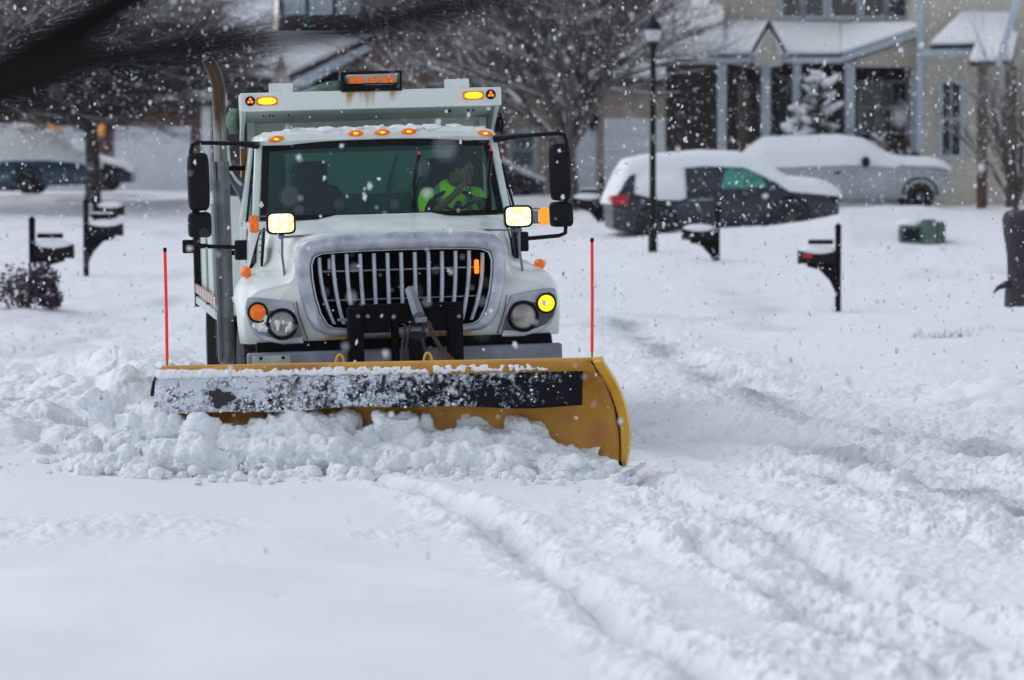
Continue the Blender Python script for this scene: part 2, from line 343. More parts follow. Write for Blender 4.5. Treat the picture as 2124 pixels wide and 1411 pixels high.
def height(X, Y):
    h = base_z(X, Y)
    px = X/np.maximum(Y, 1)*F+1062; py = 384+F*ZC/np.maximum(Y, 1)
    h = h+(.09*fbm(X*.4, Y*.25, 3, 3)+.025*fbm(X*.9, Y*.45, 2, 4))*sm(8, 14, Y)
    al = -.224*X+.975*Y; ac = .975*X+.224*Y
    # how crumbly the surface is
    C = sm(-.5, .9, X-(26-Y)*.02+.35*fbm(X*.8, Y*.5, 2, 31))*sm(13.5, 17, Y+X*1.2)*(1-.75*sm(34, 48, Y))
    band = np.exp(-((Y-21.3-.5*fbm(X*.7, X*0, 2, 8))/.75)**2)*(1-sm(-.9, .4, X))
    C2 = .8*band*sm(-.1, .3, fbm(X*1.5, Y*1.1, 2, 41)+.15)
    left = sm(26.3, 28.5, Y)*(1-sm(-2.6, -1.2, X))*(1-sm(36, 46, Y))
    C = np.clip(C*(.35+.9*np.clip(fbm(X*1.1, Y*.7, 3, 55)+.35, 0, 1))+C2+.9*left, 0, 1.2)
    slush = np.zeros(X.shape)
    rutn = .9*fbm(X*1.3, Y*1.0, 3, 77)
    for k, (pp, dep, w, berm) in enumerate(RUTS):
        pts = [gp(*q) for q in pp]; d = polydist(X, Y, pts)+.10*fbm(X*3, Y*2, 2, 60+k); d = np.abs(d)
        var = np.clip(.75+1.1*fbm(X*.9, Y*.6, 2, 90+k), .15, 1.3)
        h = h-1.2*dep*var*np.exp(-(d/w)**2)+.6*berm*var*np.exp(-((d-2.0*w)/(1.1*w))**2)*(.55+1.2*clump(X*6, Y*5, 30+k))
        C = np.clip(C+.75*np.exp(-((d-1.2*w)/(1.9*w))**2), 0, 1.3)
        slush = np.maximum(slush, np.exp(-(d/(w*.8))**2)*np.clip(.55+1.2*fbm(X*2.2, Y*1.2, 4, 120+k), 0, 1)*(1.15 if k in (0, 1) else .7))
    if True:
        pt = np.clip(.5+1.8*fbm(ac*1.3, al*.5, 3, 44), 0, 1.2)
        h = h+sm(-.8, .8, X-(26-Y)*.02)*(1-sm(36, 46, Y))*.045*fbm(ac*1.7, al*.30, 3, 43)
        h = h+C*(.045*fbm(X*2.3, Y*1.6, 3, 11)+pt*(.040*clump(X*4.6+.6*vn(X*3, Y*3, 70), Y*3.4, 12)+.022*clump(X*11, Y*8, 13)+.012*clump(X*24, Y*18, 14))+.035*fbm(X*7, Y*5, 4, 15)+.024*fbm(X*22, Y*16, 3, 16))
        h = h+.003*fbm(X*6, Y*3, 3, 19)
    # windrow thrown off the left end, with big lumps
    bank = np.exp(-((X+3.9)/1.05)**2)*sm(26.8, 28.6, Y)*(1-sm(33, 45, Y))
    h = h+bank*(.20+.34*fbm(X*1.2, Y*.8, 3, 21)+.16*clump(X*2.1, Y*1.7, 22))
    ridge = np.exp(-((Y-27.3)/.75)**2)*(1-sm(-3.0, -2.2, X))
    h = h+ridge*(.10+.12*clump(X*2.8, Y*2.4, 23)+.16*fbm(X*2.4, Y*2, 4, 24))
    lf = (1-sm(-2.2, .2, X))*sm(27, 31, Y)*(1-sm(44, 60, Y)); h = h+lf*(.10*fbm(X*1.3, Y*.7, 4, 61)+.05*clump(X*3, Y*2, 62)); slush = np.maximum(slush, lf*.5*np.clip(2*fbm(X*1.1, Y*.5, 3, 63)-.3, 0, 1))
    # lumps across the far right verge
    far = sm(3.2, 4.6, X)*np.exp(-((Y-32)/3.5)**2); h = h+far*(.16+.2*clump(X*2, Y*1.5, 25)); slush = np.maximum(slush, far*np.clip(1.5*fbm(X*1.5, Y, 3, 26)-.2, 0, 1))
    # yard: gentle drifts and a few dimples
    h = h+np.exp(-((Y-71.0)/.9)**2)*np.interp(X, [1.0, 2.2, 4.2, 6.4, 7.6], [0, .05, .24, .50, .2])+np.exp(-((Y-81.6)/.8)**2)*np.interp(X, [4, 6, 9.2, 10, 11.5], [0, .10, .30, .16, .0])
    yard = sm(40, 55, Y)*(1-sm(90, 110, Y)); h = h+yard*(.10*fbm(X*.35, Y*.22, 3, 27)+.03*fbm(X*2, Y*1.2, 2, 28))
    slush = np.maximum(slush, yard*.55*np.clip(2.5*fbm(X*.8, Y*.35, 3, 29)-.75, 0, 1))
    h = h+.13*fbm(X*.75+.4*Y, Y*.55, 2, 131)*(1-sm(19, 22, Y))*sm(9, 13, Y)
    pat = np.exp(-((Y-30)/3.2)**2)*sm(.5, 1.0, X)*(1-sm(2.6, 3.6, X)); slush = np.maximum(slush, pat*np.clip(2.2*fbm(X*1.3, Y*.55, 4, 132)-.15, 0, 1))
    return h, np.clip(slush, 0, 1)*.85
def make_ground():
    u = np.concatenate([-np.geomspace(3.2, .17, 40), np.linspace(-.165, .165, 700), np.geomspace(.17, 3.2, 40)])
    yy = np.concatenate([np.linspace(-25, 2, 12), np.linspace(4, 13.5, 50), np.linspace(13.6, 36, 760), np.geomspace(36.05, 130, 330), np.geomspace(133, 420, 25)])
    Yg, U = np.meshgrid(yy, u, indexing='ij'); X = U*np.maximum(Yg, 8); Z, sl = height(X, Yg)
    n, m = X.shape; co = np.stack([X, Yg, Z], -1).reshape(-1, 3).astype(np.float32)
    i = (np.arange(n-1)[:, None]*m+np.arange(m-1)[None, :]).ravel(); q = np.stack([i, i+1, i+m+1, i+m], 1).astype(np.int32)
    me = bpy.data.meshes.new('snow_ground'); me.vertices.add(len(co)); me.vertices.foreach_set('co', co.ravel())
    me.loops.add(q.size); me.loops.foreach_set('vertex_index', q.ravel()); me.polygons.add(len(q))
    me.polygons.foreach_set('loop_start', np.arange(0, q.size, 4, dtype=np.int32)); me.update(calc_edges=True)
    at = me.attributes.new('slush', 'FLOAT', 'POINT'); at.data.foreach_set('value', sl.ravel().astype(np.float32))
    me.shade_smooth(); me.materials.append(M['ground']); o = bpy.data.objects.new('snow_ground', me); COL.objects.link(o); struct(o)
make_ground()
# ------------------------------------------------------------------ remeshed snow lumps
def lumps(name, items, mname, voxel, disp=((.05, .16), (.02, .05)), parent=None):
    mb = MB()
    for c, r in items:
        a = random.random()*6.28; Mx = Matrix.Rotation(a, 3, 'Z') @ Matrix.Rotation(random.uniform(-.5, .5), 3, 'X')
        if random.random() < .45:
            j = lambda: random.uniform(.55, 1.05)
            vs = [tuple(Mx @ Vector((sx*r[0]*j()*.85, sy*r[1]*j()*.85, sz*r[2]*j()*.85))+Vector(c)) for sx in (-1, 1) for sy in (-1, 1) for sz in (-1, 1)]
            mb.add(vs, [(0, 1, 3, 2), (4, 6, 7, 5), (0, 4, 5, 1), (2, 3, 7, 6), (0, 2, 6, 4), (1, 5, 7, 3)])
        else: mb.ell(c, r, 7, 5, Mx)
    o = mb.build(name, mname, parent, smooth=0)
    rm = o.modifiers.new('remesh', 'REMESH'); rm.mode = 'VOXEL'; rm.voxel_size = voxel; rm.use_smooth_shade = True
    for i, (st, sz) in enumerate(disp):
        t = bpy.data.textures.new(name+'_t%d' % i, 'CLOUDS'); t.noise_scale = sz; t.noise_depth = 3
        d = o.modifiers.new('disp%d' % i, 'DISPLACE'); d.texture = t; d.strength = st; d.mid_level = .5; d.texture_coords = 'GLOBAL'
    return o
BL = np.array([-2.49, 26.1]); BRt = np.array([.60, 25.62])
def blade_pt(t): return BL+(BRt-BL)*t
items = []
prof = [(-.35, .02), (-.16, .10), (0, .38), (.1, .39), (.17, .39), (.22, .40), (.3, .43), (.4, .43), (.45, .30), (.55, .33), (.62, .32), (.69, .42), (.76, .36), (.84, .37), (.9, .27), (.96, .19), (1.02, .10), (1.08, .04)]
def chunk(c, r): items.append((c, r))
for k in range(420):
    t = random.uniform(-.14, 1.07); hh = float(np.interp(t, [p[0] for p in prof], [p[1] for p in prof]))
    s = random.random(); big = random.random() < .22
    d = -.02+.86*s*(1 if t < .75 else 1-.55*(t-.75)/.33)
    top = hh*(1-s)**.7*random.uniform(.62, 1.06); p = blade_pt(t); r = (random.uniform(.08, .17) if big else random.uniform(.015, .05))*(1.1-.4*s)
    chunk((p[0]-.12*d, p[1]-d+.02, max(.005, top-r*.9)), (r*random.uniform(.7, 1.6), r*random.uniform(.6, 1.2), r*random.uniform(.5, 1.1)))
for k in range(90):
    t = -.2+k/89*1.25; p = blade_pt(t); hh = float(np.interp(t, [q[0] for q in prof], [q[1] for q in prof]))
    chunk((p[0], p[1]-.16, hh*.3), (.10, .20, hh*.55)); chunk((p[0], p[1]-.38, hh*.2), (.12, .25, hh*.42))
for a_, b_, c_ in [(620, 898, 78), (700, 895, 50), (790, 905, 66), (860, 900, 60), (975, 888, 46), (1005, 925, 58), (1095, 915, 66), (1050, 955, 48), (420, 905, 60), (350, 893, 60), (290, 885, 62),
                 (480, 915, 40), (1170, 948, 32), (880, 935, 62), (560, 895, 52), (740, 950, 60), (640, 955, 70), (520, 955, 55), (400, 950, 60), (1215, 958, 24), (940, 960, 50), (215, 838, 50)]:
    Y_ = 25.95-.0032*(b_-880)-.00012*(a_-300)-.05; rr_ = c_/290; c = P(a_, b_, Y_)
    for q in range(5): chunk((c[0]+random.uniform(-.45, .45)*rr_, c[1]+random.uniform(-.3, .3)*rr_, c[2]+random.uniform(-.35, .25)*rr_), (rr_*random.uniform(.45, .85), rr_*random.uniform(.4, .7), rr_*random.uniform(.4, .8)))
for k in range(160):
    t = random.uniform(-.5, 1.15); p = blade_pt(t); d = random.uniform(.6, 1.35) if t > 0 else random.uniform(-.9, .9); r = random.uniform(.012, .04)
    chunk((p[0], p[1]-d, .01+r*.3), (r*1.4, r, r*.8))
for k in range(55):
    x = random.uniform(-4.2, -2.4); y = random.uniform(26.3, 29.5); r = random.uniform(.04, .24)*random.random()**.6
    chunk((x, y, .02+.16*random.random()*(1-abs(x+3.1)/2.2)), (r*1.2, r, r*.9))
o = lumps('plowed_snow', items, 'pilesnow', .0125, ((.14, .34), (.045, .10), (.036, .022)))
struct(o, 'stuff')
# ------------------------------------------------------------------ the truck
truck = thing('snowplow_truck', 'pale white dump truck with lit plow lights pushing a yellow snow blade', 'truck')
truck.matrix_world = Matrix.Translation(TO) @ TR.to_4x4()
def part(mb, name, m, parent=None, **k): return mb.build(name, m, parent or truck, **k)
def sym(pts): return pts+[(-x, z) for x, z in reversed(pts) if abs(x) > 1e-6]
# hood : cross sections (half) along y
def hood_sec(y):
    t = min(max((y-.1)/1.4, 0), 1)
    zt = 1.70+.10*t; zb = float(np.interp(y, [.1, .36, .45, .6, .9, 1.2, 1.38, 1.5], [.87, .87, 1.0, 1.13, 1.20, 1.13, .95, .9]))
    wt = .80+.22*t; fx = float(np.interp(y, [.1, .2, .35, .9, 1.3, 1.5], [1.205, 1.235, 1.25, 1.25, 1.2, 1.12]))
    fz = float(np.interp(y, [.1, .25, .5, 1.0, 1.5], [1.30, 1.37, 1.41, 1.43, 1.40]))
    pts = [(0, zt), (.30, zt), (.5, zt-.008), (wt-.20, zt-.02), (wt-.08, zt-.05), (wt-.02, zt-.12), (wt, zt-.2), (wt+.015, fz+.06), (wt+.05, fz+.015), (wt+.14, fz-.005),
           (fx-.13, fz-.03), (fx-.06, fz-.075), (fx-.015, fz-.15), (fx, fz-.24), (fx, (fz-.24+zb)/2), (fx-.015, zb)]
    return pts
mb = MB(); rings = []
ys = [.10, .14, .2, .28, .36, .45, .52, .6, .7, .8, .9, 1.0, 1.1, 1.2, 1.3, 1.38, 1.5]
for y in ys:
    s = hood_sec(y); rings.append([(x, y, z) for x, z in reversed(s)]+[(-x, y, z) for x, z in s[1:]])
mb.loft(rings, closed=False)
s0 = hood_sec(.10); n0 = len(s0)
full = [(x, z) for x, z in reversed(s0)]+[(-x, z) for x, z in s0[1:]]
mb.add([(x, .10, z) for x, z in full], [tuple(range(len(full)))])
hood = part(mb, 'hood', 'paint', smooth=40)
sol = hood.modifiers.new('t', 'SOLIDIFY'); sol.thickness = .02; sol.offset = -1
mb = MB(); mb.add([(x, 1.48, z) for x, z in [(-1.1, .9), (1.1, .9), (1.1, 1.38), (1, 1.7), (-1, 1.7), (-1.1, 1.38)]], [tuple(range(6))]); part(mb, 'firewall', 'black')
# hood power bulge crease & snow film lines
mb = MB()
mb.loft([[(x, y, z) for x, z in [(-.50-.06*t, 1.685+.10*t), (-.38, 1.690+.032*min(1, t*2.5)+.10*t), (.38, 1.690+.032*min(1, t*2.5)+.10*t), (.50+.06*t, 1.685+.10*t)]] for y, t in [(.12, .0), (.3, .15), (.5, .29), (1.0, .64), (1.5, 1.0)]], closed=False)
part(mb, 'hood_bulge', 'paint', smooth=60)
for sd_ in (1, -1):
    mb = MB(); pth = [T(*q, .075) for q in ((1033, 692), (1040, 668), (1048, 640), (1052, 612))]; mb.tube([(sd_*p[0], .094, p[1]) for p in pth], .0035, 5)
    mb.tube([(sd_*(hood_sec(yy)[6][0]+.004), yy, hood_sec(yy)[6][1]-.05) for yy in (.2, .5, .8, 1.1, 1.4)], .003, 4); part(mb, 'hood_seam', 'black')
# side vents of the hood
for s in (-1, 1):
    mb = MB(); pv = [(.0, .0), (.09, .03), (.16, .13), (.18, .27), (.05, .30), (-.03, .2)]
    o3 = [(s*(.985+.0*a), 1.02+a, 1.46+b) for a, b in pv]
    Mx = Matrix.Translation((0, 0, 0))
    mb.extrude([(s*(1.005-.03*(b/.3)), .98+a*.9, 1.44+b) for a, b in pv], (s*.02, -.02, 0)); v = part(mb, 'hood_vent', 'black', smooth=0)
    mb = MB()
    for k in range(4): mb.box(-.006, .012, 0, .13, 0, .008, Matrix.Translation((s*1.02, .99, 1.50+.05*k)))
    part(mb, 'slat', 'grey', v)
# grille surround
outer = [(0, 1.69), (.3, 1.688), (.55, 1.68), (.72, 1.655), (.79, 1.60), (.815, 1.5), (.80, 1.35), (.775, 1.2), (.735, 1.06), (.68, .965), (.60, .925), (.45, .91), (.2, .905), (0, .905)]
inner = [(0, 1.56), (.3, 1.558), (.50, 1.553), (.62, 1.545), (.675, 1.52), (.695, 1.46), (.69, 1.35), (.67, 1.22), (.635, 1.09), (.59, 1.005), (.54, .975), (.42, .965), (.2, .96), (0, .96)]
def rr(pts): return pts+[(-x, z) for x, z in reversed(pts[1:-1])]
mb = MB(); O_, I_ = rr(outer), rr(inner); mid = [((a[0]*.55+b[0]*.45), (a[1]*.55+b[1]*.45)) for a, b in zip(O_, I_)]; n = len(O_)
def lev(pts, y): return [(p[0], y, p[1]) for p in pts]
Ri = [lev(O_, .14), lev(O_, .03), lev([(a[0]*.9+b[0]*.1, a[1]*.9+b[1]*.1) for a, b in zip(O_, I_)], .0), lev(mid, -.02), lev([(a[0]*.15+b[0]*.85, a[1]*.15+b[1]*.85) for a, b in zip(O_, I_)], -.005), lev(I_, .02), lev(I_, .12)]
mb.loft(Ri, True, False); gr = part(mb, 'grille_surround', 'chrome', smooth=50)
mb = MB(); mb.prism([(x*1.0, z) for x, z in I_], .098, .105); part(mb, 'grille_backing', mat('grille_dark', (.003, .003, .004), .9, spec=.05), smooth=0)
mb = MB()          # inner lip
sc = [(x*.985, 1.26+(z-1.26)*.985) for x, z in I_]; mb.ring(I_, sc, .0, .03); part(mb, 'grille_lip', 'chromebar', smooth=30)
for i in range(-6, 7):
    xt = i*.1045; k = abs(i)/6.0; path = []
    ztop = 1.535 if abs(i) < 6 else 1.515
    for j in range(9):
        t = j/8; z = ztop+(.985+.02*k-ztop)*t; path.append((xt*(1-.16*k*t**2.2), .045, z))
    mb = MB(); w = .0145
    mb.loft([[(x-w, y+.03, z), (x-w, y, z), (x-w*.5, y-.012, z), (x+w*.5, y-.012, z), (x+w, y, z), (x+w, y+.03, z)] for x, y, z in path])
    part(mb, 'grille_bar', 'chromebar', smooth=30)
mb = MB(); mb.box(-.64, .64, .070, .09, 1.40, 1.412); mb.box(-.60, .60, .07, .09, 1.18, 1.19); part(mb, 'grille_crossbar', 'grey')
mb = MB(); cx, cz = T(988, 553, .07); mb.box(cx-.018, cx+.018, .04, .07, cz-.055, cz+.055); part(mb, 'grille_marker_lamp', 'redlit', bevel=.012)
mb = MB(); cx2, cz2 = T(683, 548, .08); mb.box(cx2-.016, cx2+.016, .06, .08, cz2-.045, cz2+.045); part(mb, 'grille_marker_lamp', 'lens', bevel=.01)
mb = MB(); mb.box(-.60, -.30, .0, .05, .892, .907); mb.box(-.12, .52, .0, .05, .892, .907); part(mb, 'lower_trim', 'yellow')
# head lamp panels
PAN = [T(x, y, .09) for x, y in [(1042, 690), (1051, 640), (1060, 612), (1095, 604), (1130, 598), (1151, 597), (1156, 615), (1153, 648), (1142, 672), (1120, 688), (1085, 698), (1040, 699)]]
LEN = [T(x, y, .09) for x, y in [(1042, 685), (1046, 662), (1056, 640), (1068, 629), (1088, 624), (1112, 628), (1122, 612), (1138, 605), (1150, 613), (1152, 635), (1147, 655), (1132, 672), (1110, 681), (1083, 686)]]
SG = 1
for s in (1, -1):
    f = lambda pts: [(s*(p[0] if s > 0 else p[0]), p[1]) for p in pts]
    mb = MB(); mb.prism(f(PAN), .070, .12); pn = part(mb, 'headlamp_panel', 'chrome', smooth=0, bevel=.012)
    mb = MB(); mb.prism(f(LEN), .055, .072); hs = part(mb, 'headlamp_housing', 'darklens' if s > 0 else mat('frosted_housing', (.22, .25, .31), .5, noise=.4, nscale=9), pn, smooth=0, bevel=.008)
    cx, cz = T(1085, 656, .05); cx *= s
    mb = MB(); mb.lathe([(.118, .056), (.122, .03), (.112, .022), (.104, .03), (.104, .04)], (cx, 0, cz), 'y', 32); part(mb, 'lamp_ring', 'black', hs)
    mb = MB(); mb.lathe([(.002, .008), (.05, .012), (.085, .024), (.098, .038), (.1, .05)], (cx, 0, cz), 'y', 32); part(mb, 'headlight', 'lens', hs)
    cx, cz = T(1133, 629, .05); cx *= s
    mb = MB(); mb.lathe([(.078, .056), (.08, .035), (.07, .03), (.067, .04)], (cx, 0, cz), 'y', 28); part(mb, 'lamp_ring', 'black', hs)
    mb = MB(); mb.lathe([(.002, .014), (.035, .018), (.058, .03), (.066, .045)], (cx, 0, cz), 'y', 28); part(mb, 'turn_signal', 'yellowlit' if s > 0 else 'amber', hs)
# snow packed over the left lamps
it = []
for k in range(26):
    a, b = random.uniform(-.12, .08), random.uniform(-.07, .05); c = T(560, 668, .05); it.append(((c[0]+a*.9, .05, c[1]+b*.8), (.035, .012, .03)))
for k in range(10): c = T(590, 676, .02); it.append(((c[0]+random.uniform(-.06, .06), .028, c[1]+random.uniform(-.05, .04)), (.035, .014, .03)))
o = lumps('lamp_snow', it, 'snow', .008, ((.012, .04),), truck); o.parent = truck
# fender markers
for s, (px_, py_) in ((-1, (510, 562)), (1, (1119, 546))):
    mb = MB(); c = T(px_, py_, .6); mb.ell((c[0], .6, c[1]-.01), (.045, .07, .045), 16, 10); part(mb, 'fender_marker', 'amber')
# cab ----------------------------------------------------------------
def cabring(z, hw, y0, y1, r=.10, bow=.0):
    pts = []
    for cx, cy, a0 in ((hw-r, y1-r, 0), (-hw+r, y1-r, 90), (-hw+r, y0+r, 180), (hw-r, y0+r, 270)):
        for k in range(5):
            a = math.radians(a0+k*22.5); pts.append((cx+r*math.cos(a), cy+r*math.sin(a), z))
    out = []
    for x, y, zz in pts: out.append((x, y-bow*(1-(x/hw)**2) if y < (y0+y1)/2 else y, zz))
    return out
mb = MB(); mb.loft([cabring(.95, 1.06, 1.5, 2.75), cabring(1.2, 1.10, 1.5, 2.75), cabring(1.6, 1.095, 1.5, 2.75), cabring(1.785, 1.07, 1.5, 2.75)]); part(mb, 'cab_body', 'paint', smooth=40)
def WS(u, v, off=0):      # windshield surface: u -1..1, v 0..1 (bottom to top)
    hw = .99-.065*v; y = 1.53+.38*v-.07*(1-u*u)+off; z = 1.80+.60*v+.022*(1-u*u)*v+.0*u; return (u*hw, y, z)
nv, nu = 8, 20
def patch(u0, u1, v0, v1, off, th=.012):
    a = [[WS(u0+(u1-u0)*i/nu, v0+(v1-v0)*j/nv, off) for i in range(nu+1)] for j in range(nv+1)]
    mb = MB(); mb.loft(a, False); return mb
ob = part(patch(-.985, .985, .0, 1, 0), 'windshield', M['ws'], smooth=60)
mb = MB()
for a in (patch(-.995, .995, .915, 1.0, -.006), patch(-.995, -.94, .0, .93, -.006), patch(.94, .995, .0, .93, -.006), patch(-.995, .995, -.01, .045, -.006)): mb.add(a.v, a.f)
part(mb, 'windshield_seal', 'black', smooth=60)
# pillars
for s in (-1, 1):
    mb = MB(); a = Vector((s*1.02, 1.54, 1.76)); b = Vector((s*.955, 1.93, 2.42)); w = .032
    mb.loft([[(p.x-w, p.y, p.z), (p.x+w, p.y, p.z), (p.x+w, p.y+.09, p.z), (p.x-w, p.y+.09, p.z)] for p in (a, (a+b)/2, b)]); part(mb, 'windshield_pillar', 'paint', bevel=.012)
    mb = MB(); mb.loft([[(s*1.07-.025, 2.45, 1.77), (s*1.07+.025, 2.45, 1.77), (s*1.07+.025, 2.75, 1.77), (s*1.07-.025, 2.75, 1.77)], [(s*.965-.025, 2.45, 2.42), (s*.965+.025, 2.45, 2.42), (s*.965+.025, 2.72, 2.42), (s*.965-.025, 2.72, 2.42)]]); part(mb, 'rear_pillar', 'paint', bevel=.01)
    mb = MB(); mb.loft([[(s*1.075, 1.62, 1.785), (s*1.075, 2.46, 1.785)], [(s*.965, 1.98, 2.41), (s*.965, 2.46, 2.41)]], False); part(mb, 'side_window', M['ws'])
    mb = MB(); mb.tube([(s*1.09, 1.60, 1.78), (s*.985, 1.97, 2.40), (s*.985, 2.45, 2.41)], .012, 6); part(mb, 'window_seal', 'black')
    mb = MB(); mb.box(s*1.10-.01, s*1.10+.01, 1.62, 2.4, 1.05, 1.74); d = part(mb, 'door', 'paint', bevel=.015)
    mb = MB(); mb.box(s*1.125-.01, s*1.125+.01, 2.2, 2.34, 1.6, 1.63); part(mb, 'handle', 'black', d)
mb = MB(); mb.box(-.96, .96, 2.68, 2.73, 1.78, 1.98); mb.box(-.96, .96, 2.68, 2.73, 2.33, 2.42); mb.box(-.96, -.70, 2.68, 2.73, 1.98, 2.33); mb.box(.70, .96, 2.68, 2.73, 1.98, 2.33); part(mb, 'cab_rear_wall', 'interior')
mb = MB(); mb.box(-.70, .70, 2.70, 2.71, 1.98, 2.33); part(mb, 'rear_window', M['ws'])
mb = MB(); mb.loft([cabring(2.395, .975, 1.88, 2.75, .1, .06), cabring(2.43, .985, 1.85, 2.75, .1, .07), cabring(2.475, .965, 1.87, 2.74, .12, .07), cabring(2.505, .88, 1.95, 2.68, .15, .05), cabring(2.518, .6, 2.1, 2.5, .15, .02)]); part(mb, 'roof', 'paint', smooth=40)
it = []
for k in range(120):
    x = random.uniform(-.86, .9); zz = 2.508-.035*max(0, abs(x)-.6)/.3; it.append(((x, random.uniform(1.93, 2.5), zz), (random.uniform(.05, .1), .07, random.uniform(.012, .028))))
o = lumps('roof_snow', it, 'snow', .012, ((.012, .05),), truck)
for px_, py_ in ((573, 289), (737, 277), (792, 275), (847, 273), (1007, 277)):
    c = T(px_, py_, 1.83); y = 1.86-.07*(1-(c[0]/.97)**2); mb = MB(); sl = -.12*(c[0] if abs(c[0]) > .6 else 0)
    mb.ell((c[0], y, c[1]), (.066, .03, .026), 20, 10, Matrix.Rotation(-sl*1.5, 3, 'Y')); mo = part(mb, 'roof_marker', 'amber')
    mb = MB(); mb.ell((c[0], y-.026, c[1]), (.022, .012, .010), 12, 8); part(mb, 'bulb', 'amberlit', mo)
# interior
mb = MB(); mb.box(-.95, .95, 1.56, 1.75, 1.55, 1.80); part(mb, 'dashboard', 'seat', bevel=.03)
for cx in (-.50, .60):
    mb = MB(); mb.loft([cabring(1.5, .26, 2.0, 2.5, .08)] and [[(cx+x, y, z) for x, y, z in cabring(zz, hw, y0, y1, .05)] for zz, hw, y0, y1 in ((1.40, .25, 2.05, 2.55), (1.55, .25, 2.28, 2.5), (2.0, .24, 2.33, 2.48), (2.05, .20, 2.34, 2.46), (2.07, .13, 2.34, 2.45), (2.23, .13, 2.35, 2.45), (2.26, .10, 2.36, 2.44))])
    part(mb, 'seat', 'seat', smooth=40)
SWC = Vector((.62, 1.82, 1.82)); SWM = Matrix.Rotation(math.radians(-38), 3, 'X')
def swp(a, r=.21): return tuple(SWC+SWM @ Vector((r*math.cos(a), 0, r*math.sin(a))))
mb = MB(); mb.tube([swp(2*math.pi*k/32) for k in range(33)], .016, 8)
for a in (.5, 2.64, 4.71): mb.cyl(tuple(SWC), swp(a), .014, 6)
mb.tube([tuple(SWC), tuple(SWC+SWM @ Vector((0, -.25, -.12)))], .03, 8); part(mb, 'steering_wheel', 'black')
# wipers
for a, b, tip in (((862, 445), (868, 322), 1), ((1018, 440), (1017, 315), 1)):
    pa, pb = T(*a, 1.50), T(*b, 1.78); mb = MB()
    ya, yb = 1.46, 1.76
    mb.tube([(pa[0]-.06, ya+.02, pa[1]-.02), (pa[0]-.01, ya+.08, pa[1]+.15), (pb[0], yb-.07, pb[1]-.18)], .010, 6); w = part(mb, 'wiper', 'black')
    mb = MB(); mb.tube([(pa[0]-.005, ya+.03, pa[1]+.03), (pa[0]+.0, ya+.15, pa[1]+.24), (pb[0], yb-.03, pb[1])], .019, 6); part(mb, 'blade', 'black', w)
    mb = MB(); mb.ell((pb[0], yb-.03, pb[1]+.01), (.014, .014, .018), 8, 6); part(mb, 'blade_tip', 'red', w)
# mirrors
for s in (-1, 1):
    X0 = 1.46
    mb = MB(); mb.tube([(s*.98, 1.86, 2.40), (s*1.10, 1.75, 2.415), (s*(X0-.0), 1.60, 2.43), (s*(X0+.045), 1.595, 2.415), (s*(X0+.06), 1.59, 2.36), (s*(X0+.05), 1.62, 2.1), (s*(X0+.04), 1.62, 1.70), (s*(X0+.03), 1.6, 1.62), (s*(X0-.02), 1.6, 1.60), (s*1.2, 1.62, 1.585), (s*1.08, 1.66, 1.58)], .017, 8)
    ar = part(mb, 'mirror_arm', 'black')
    mb = MB(); mb.cyl((s*.97, 1.88, 2.40), (s*1.12, 1.76, 2.415), .032, 10, .022); part(mb, 'arm_mount', 'black', ar)
    mb = MB(); mb.box(s*1.12-.07, s*1.12+.07, 1.60, 1.7, 1.48, 1.64); part(mb, 'arm_mount', 'black', ar, bevel=.015)
    for z0, z1, hw, nm in ((1.885, 2.35, .088, 'mirror'), (1.67, 1.875, .095, 'convex_mirror')):
        cz = (z0+z1)/2; hz = (z1-z0)/2; cx = s*(X0+.005)
        def sq(k, y): return [(cx+k*hw*math.copysign(abs(math.cos(a))**.35, math.cos(a)), y, cz+(hz if k == 1 else hz-hw*(1-k))*math.copysign(abs(math.sin(a))**.35, math.sin(a))) for a in [2*math.pi*j/28 for j in range(28)]]
        mb = MB(); mb.loft([sq(.75, 1.545), sq(.93, 1.56), sq(1, 1.60), sq(1, 1.66)]); mi = part(mb, nm, 'black', smooth=40)
# box on the far left side
mb = MB(); a = T(378, 498, 3.0); b = T(403, 525, 3.0); mb.box(a[0], b[0], 2.97, 3.05, b[1], a[1]); mb.box(b[0], b[0]+.12, 2.99, 3.03, (a[1]+b[1])/2-.02, (a[1]+b[1])/2+.02); part(mb, 'side_lamp_box', 'black', bevel=.012)
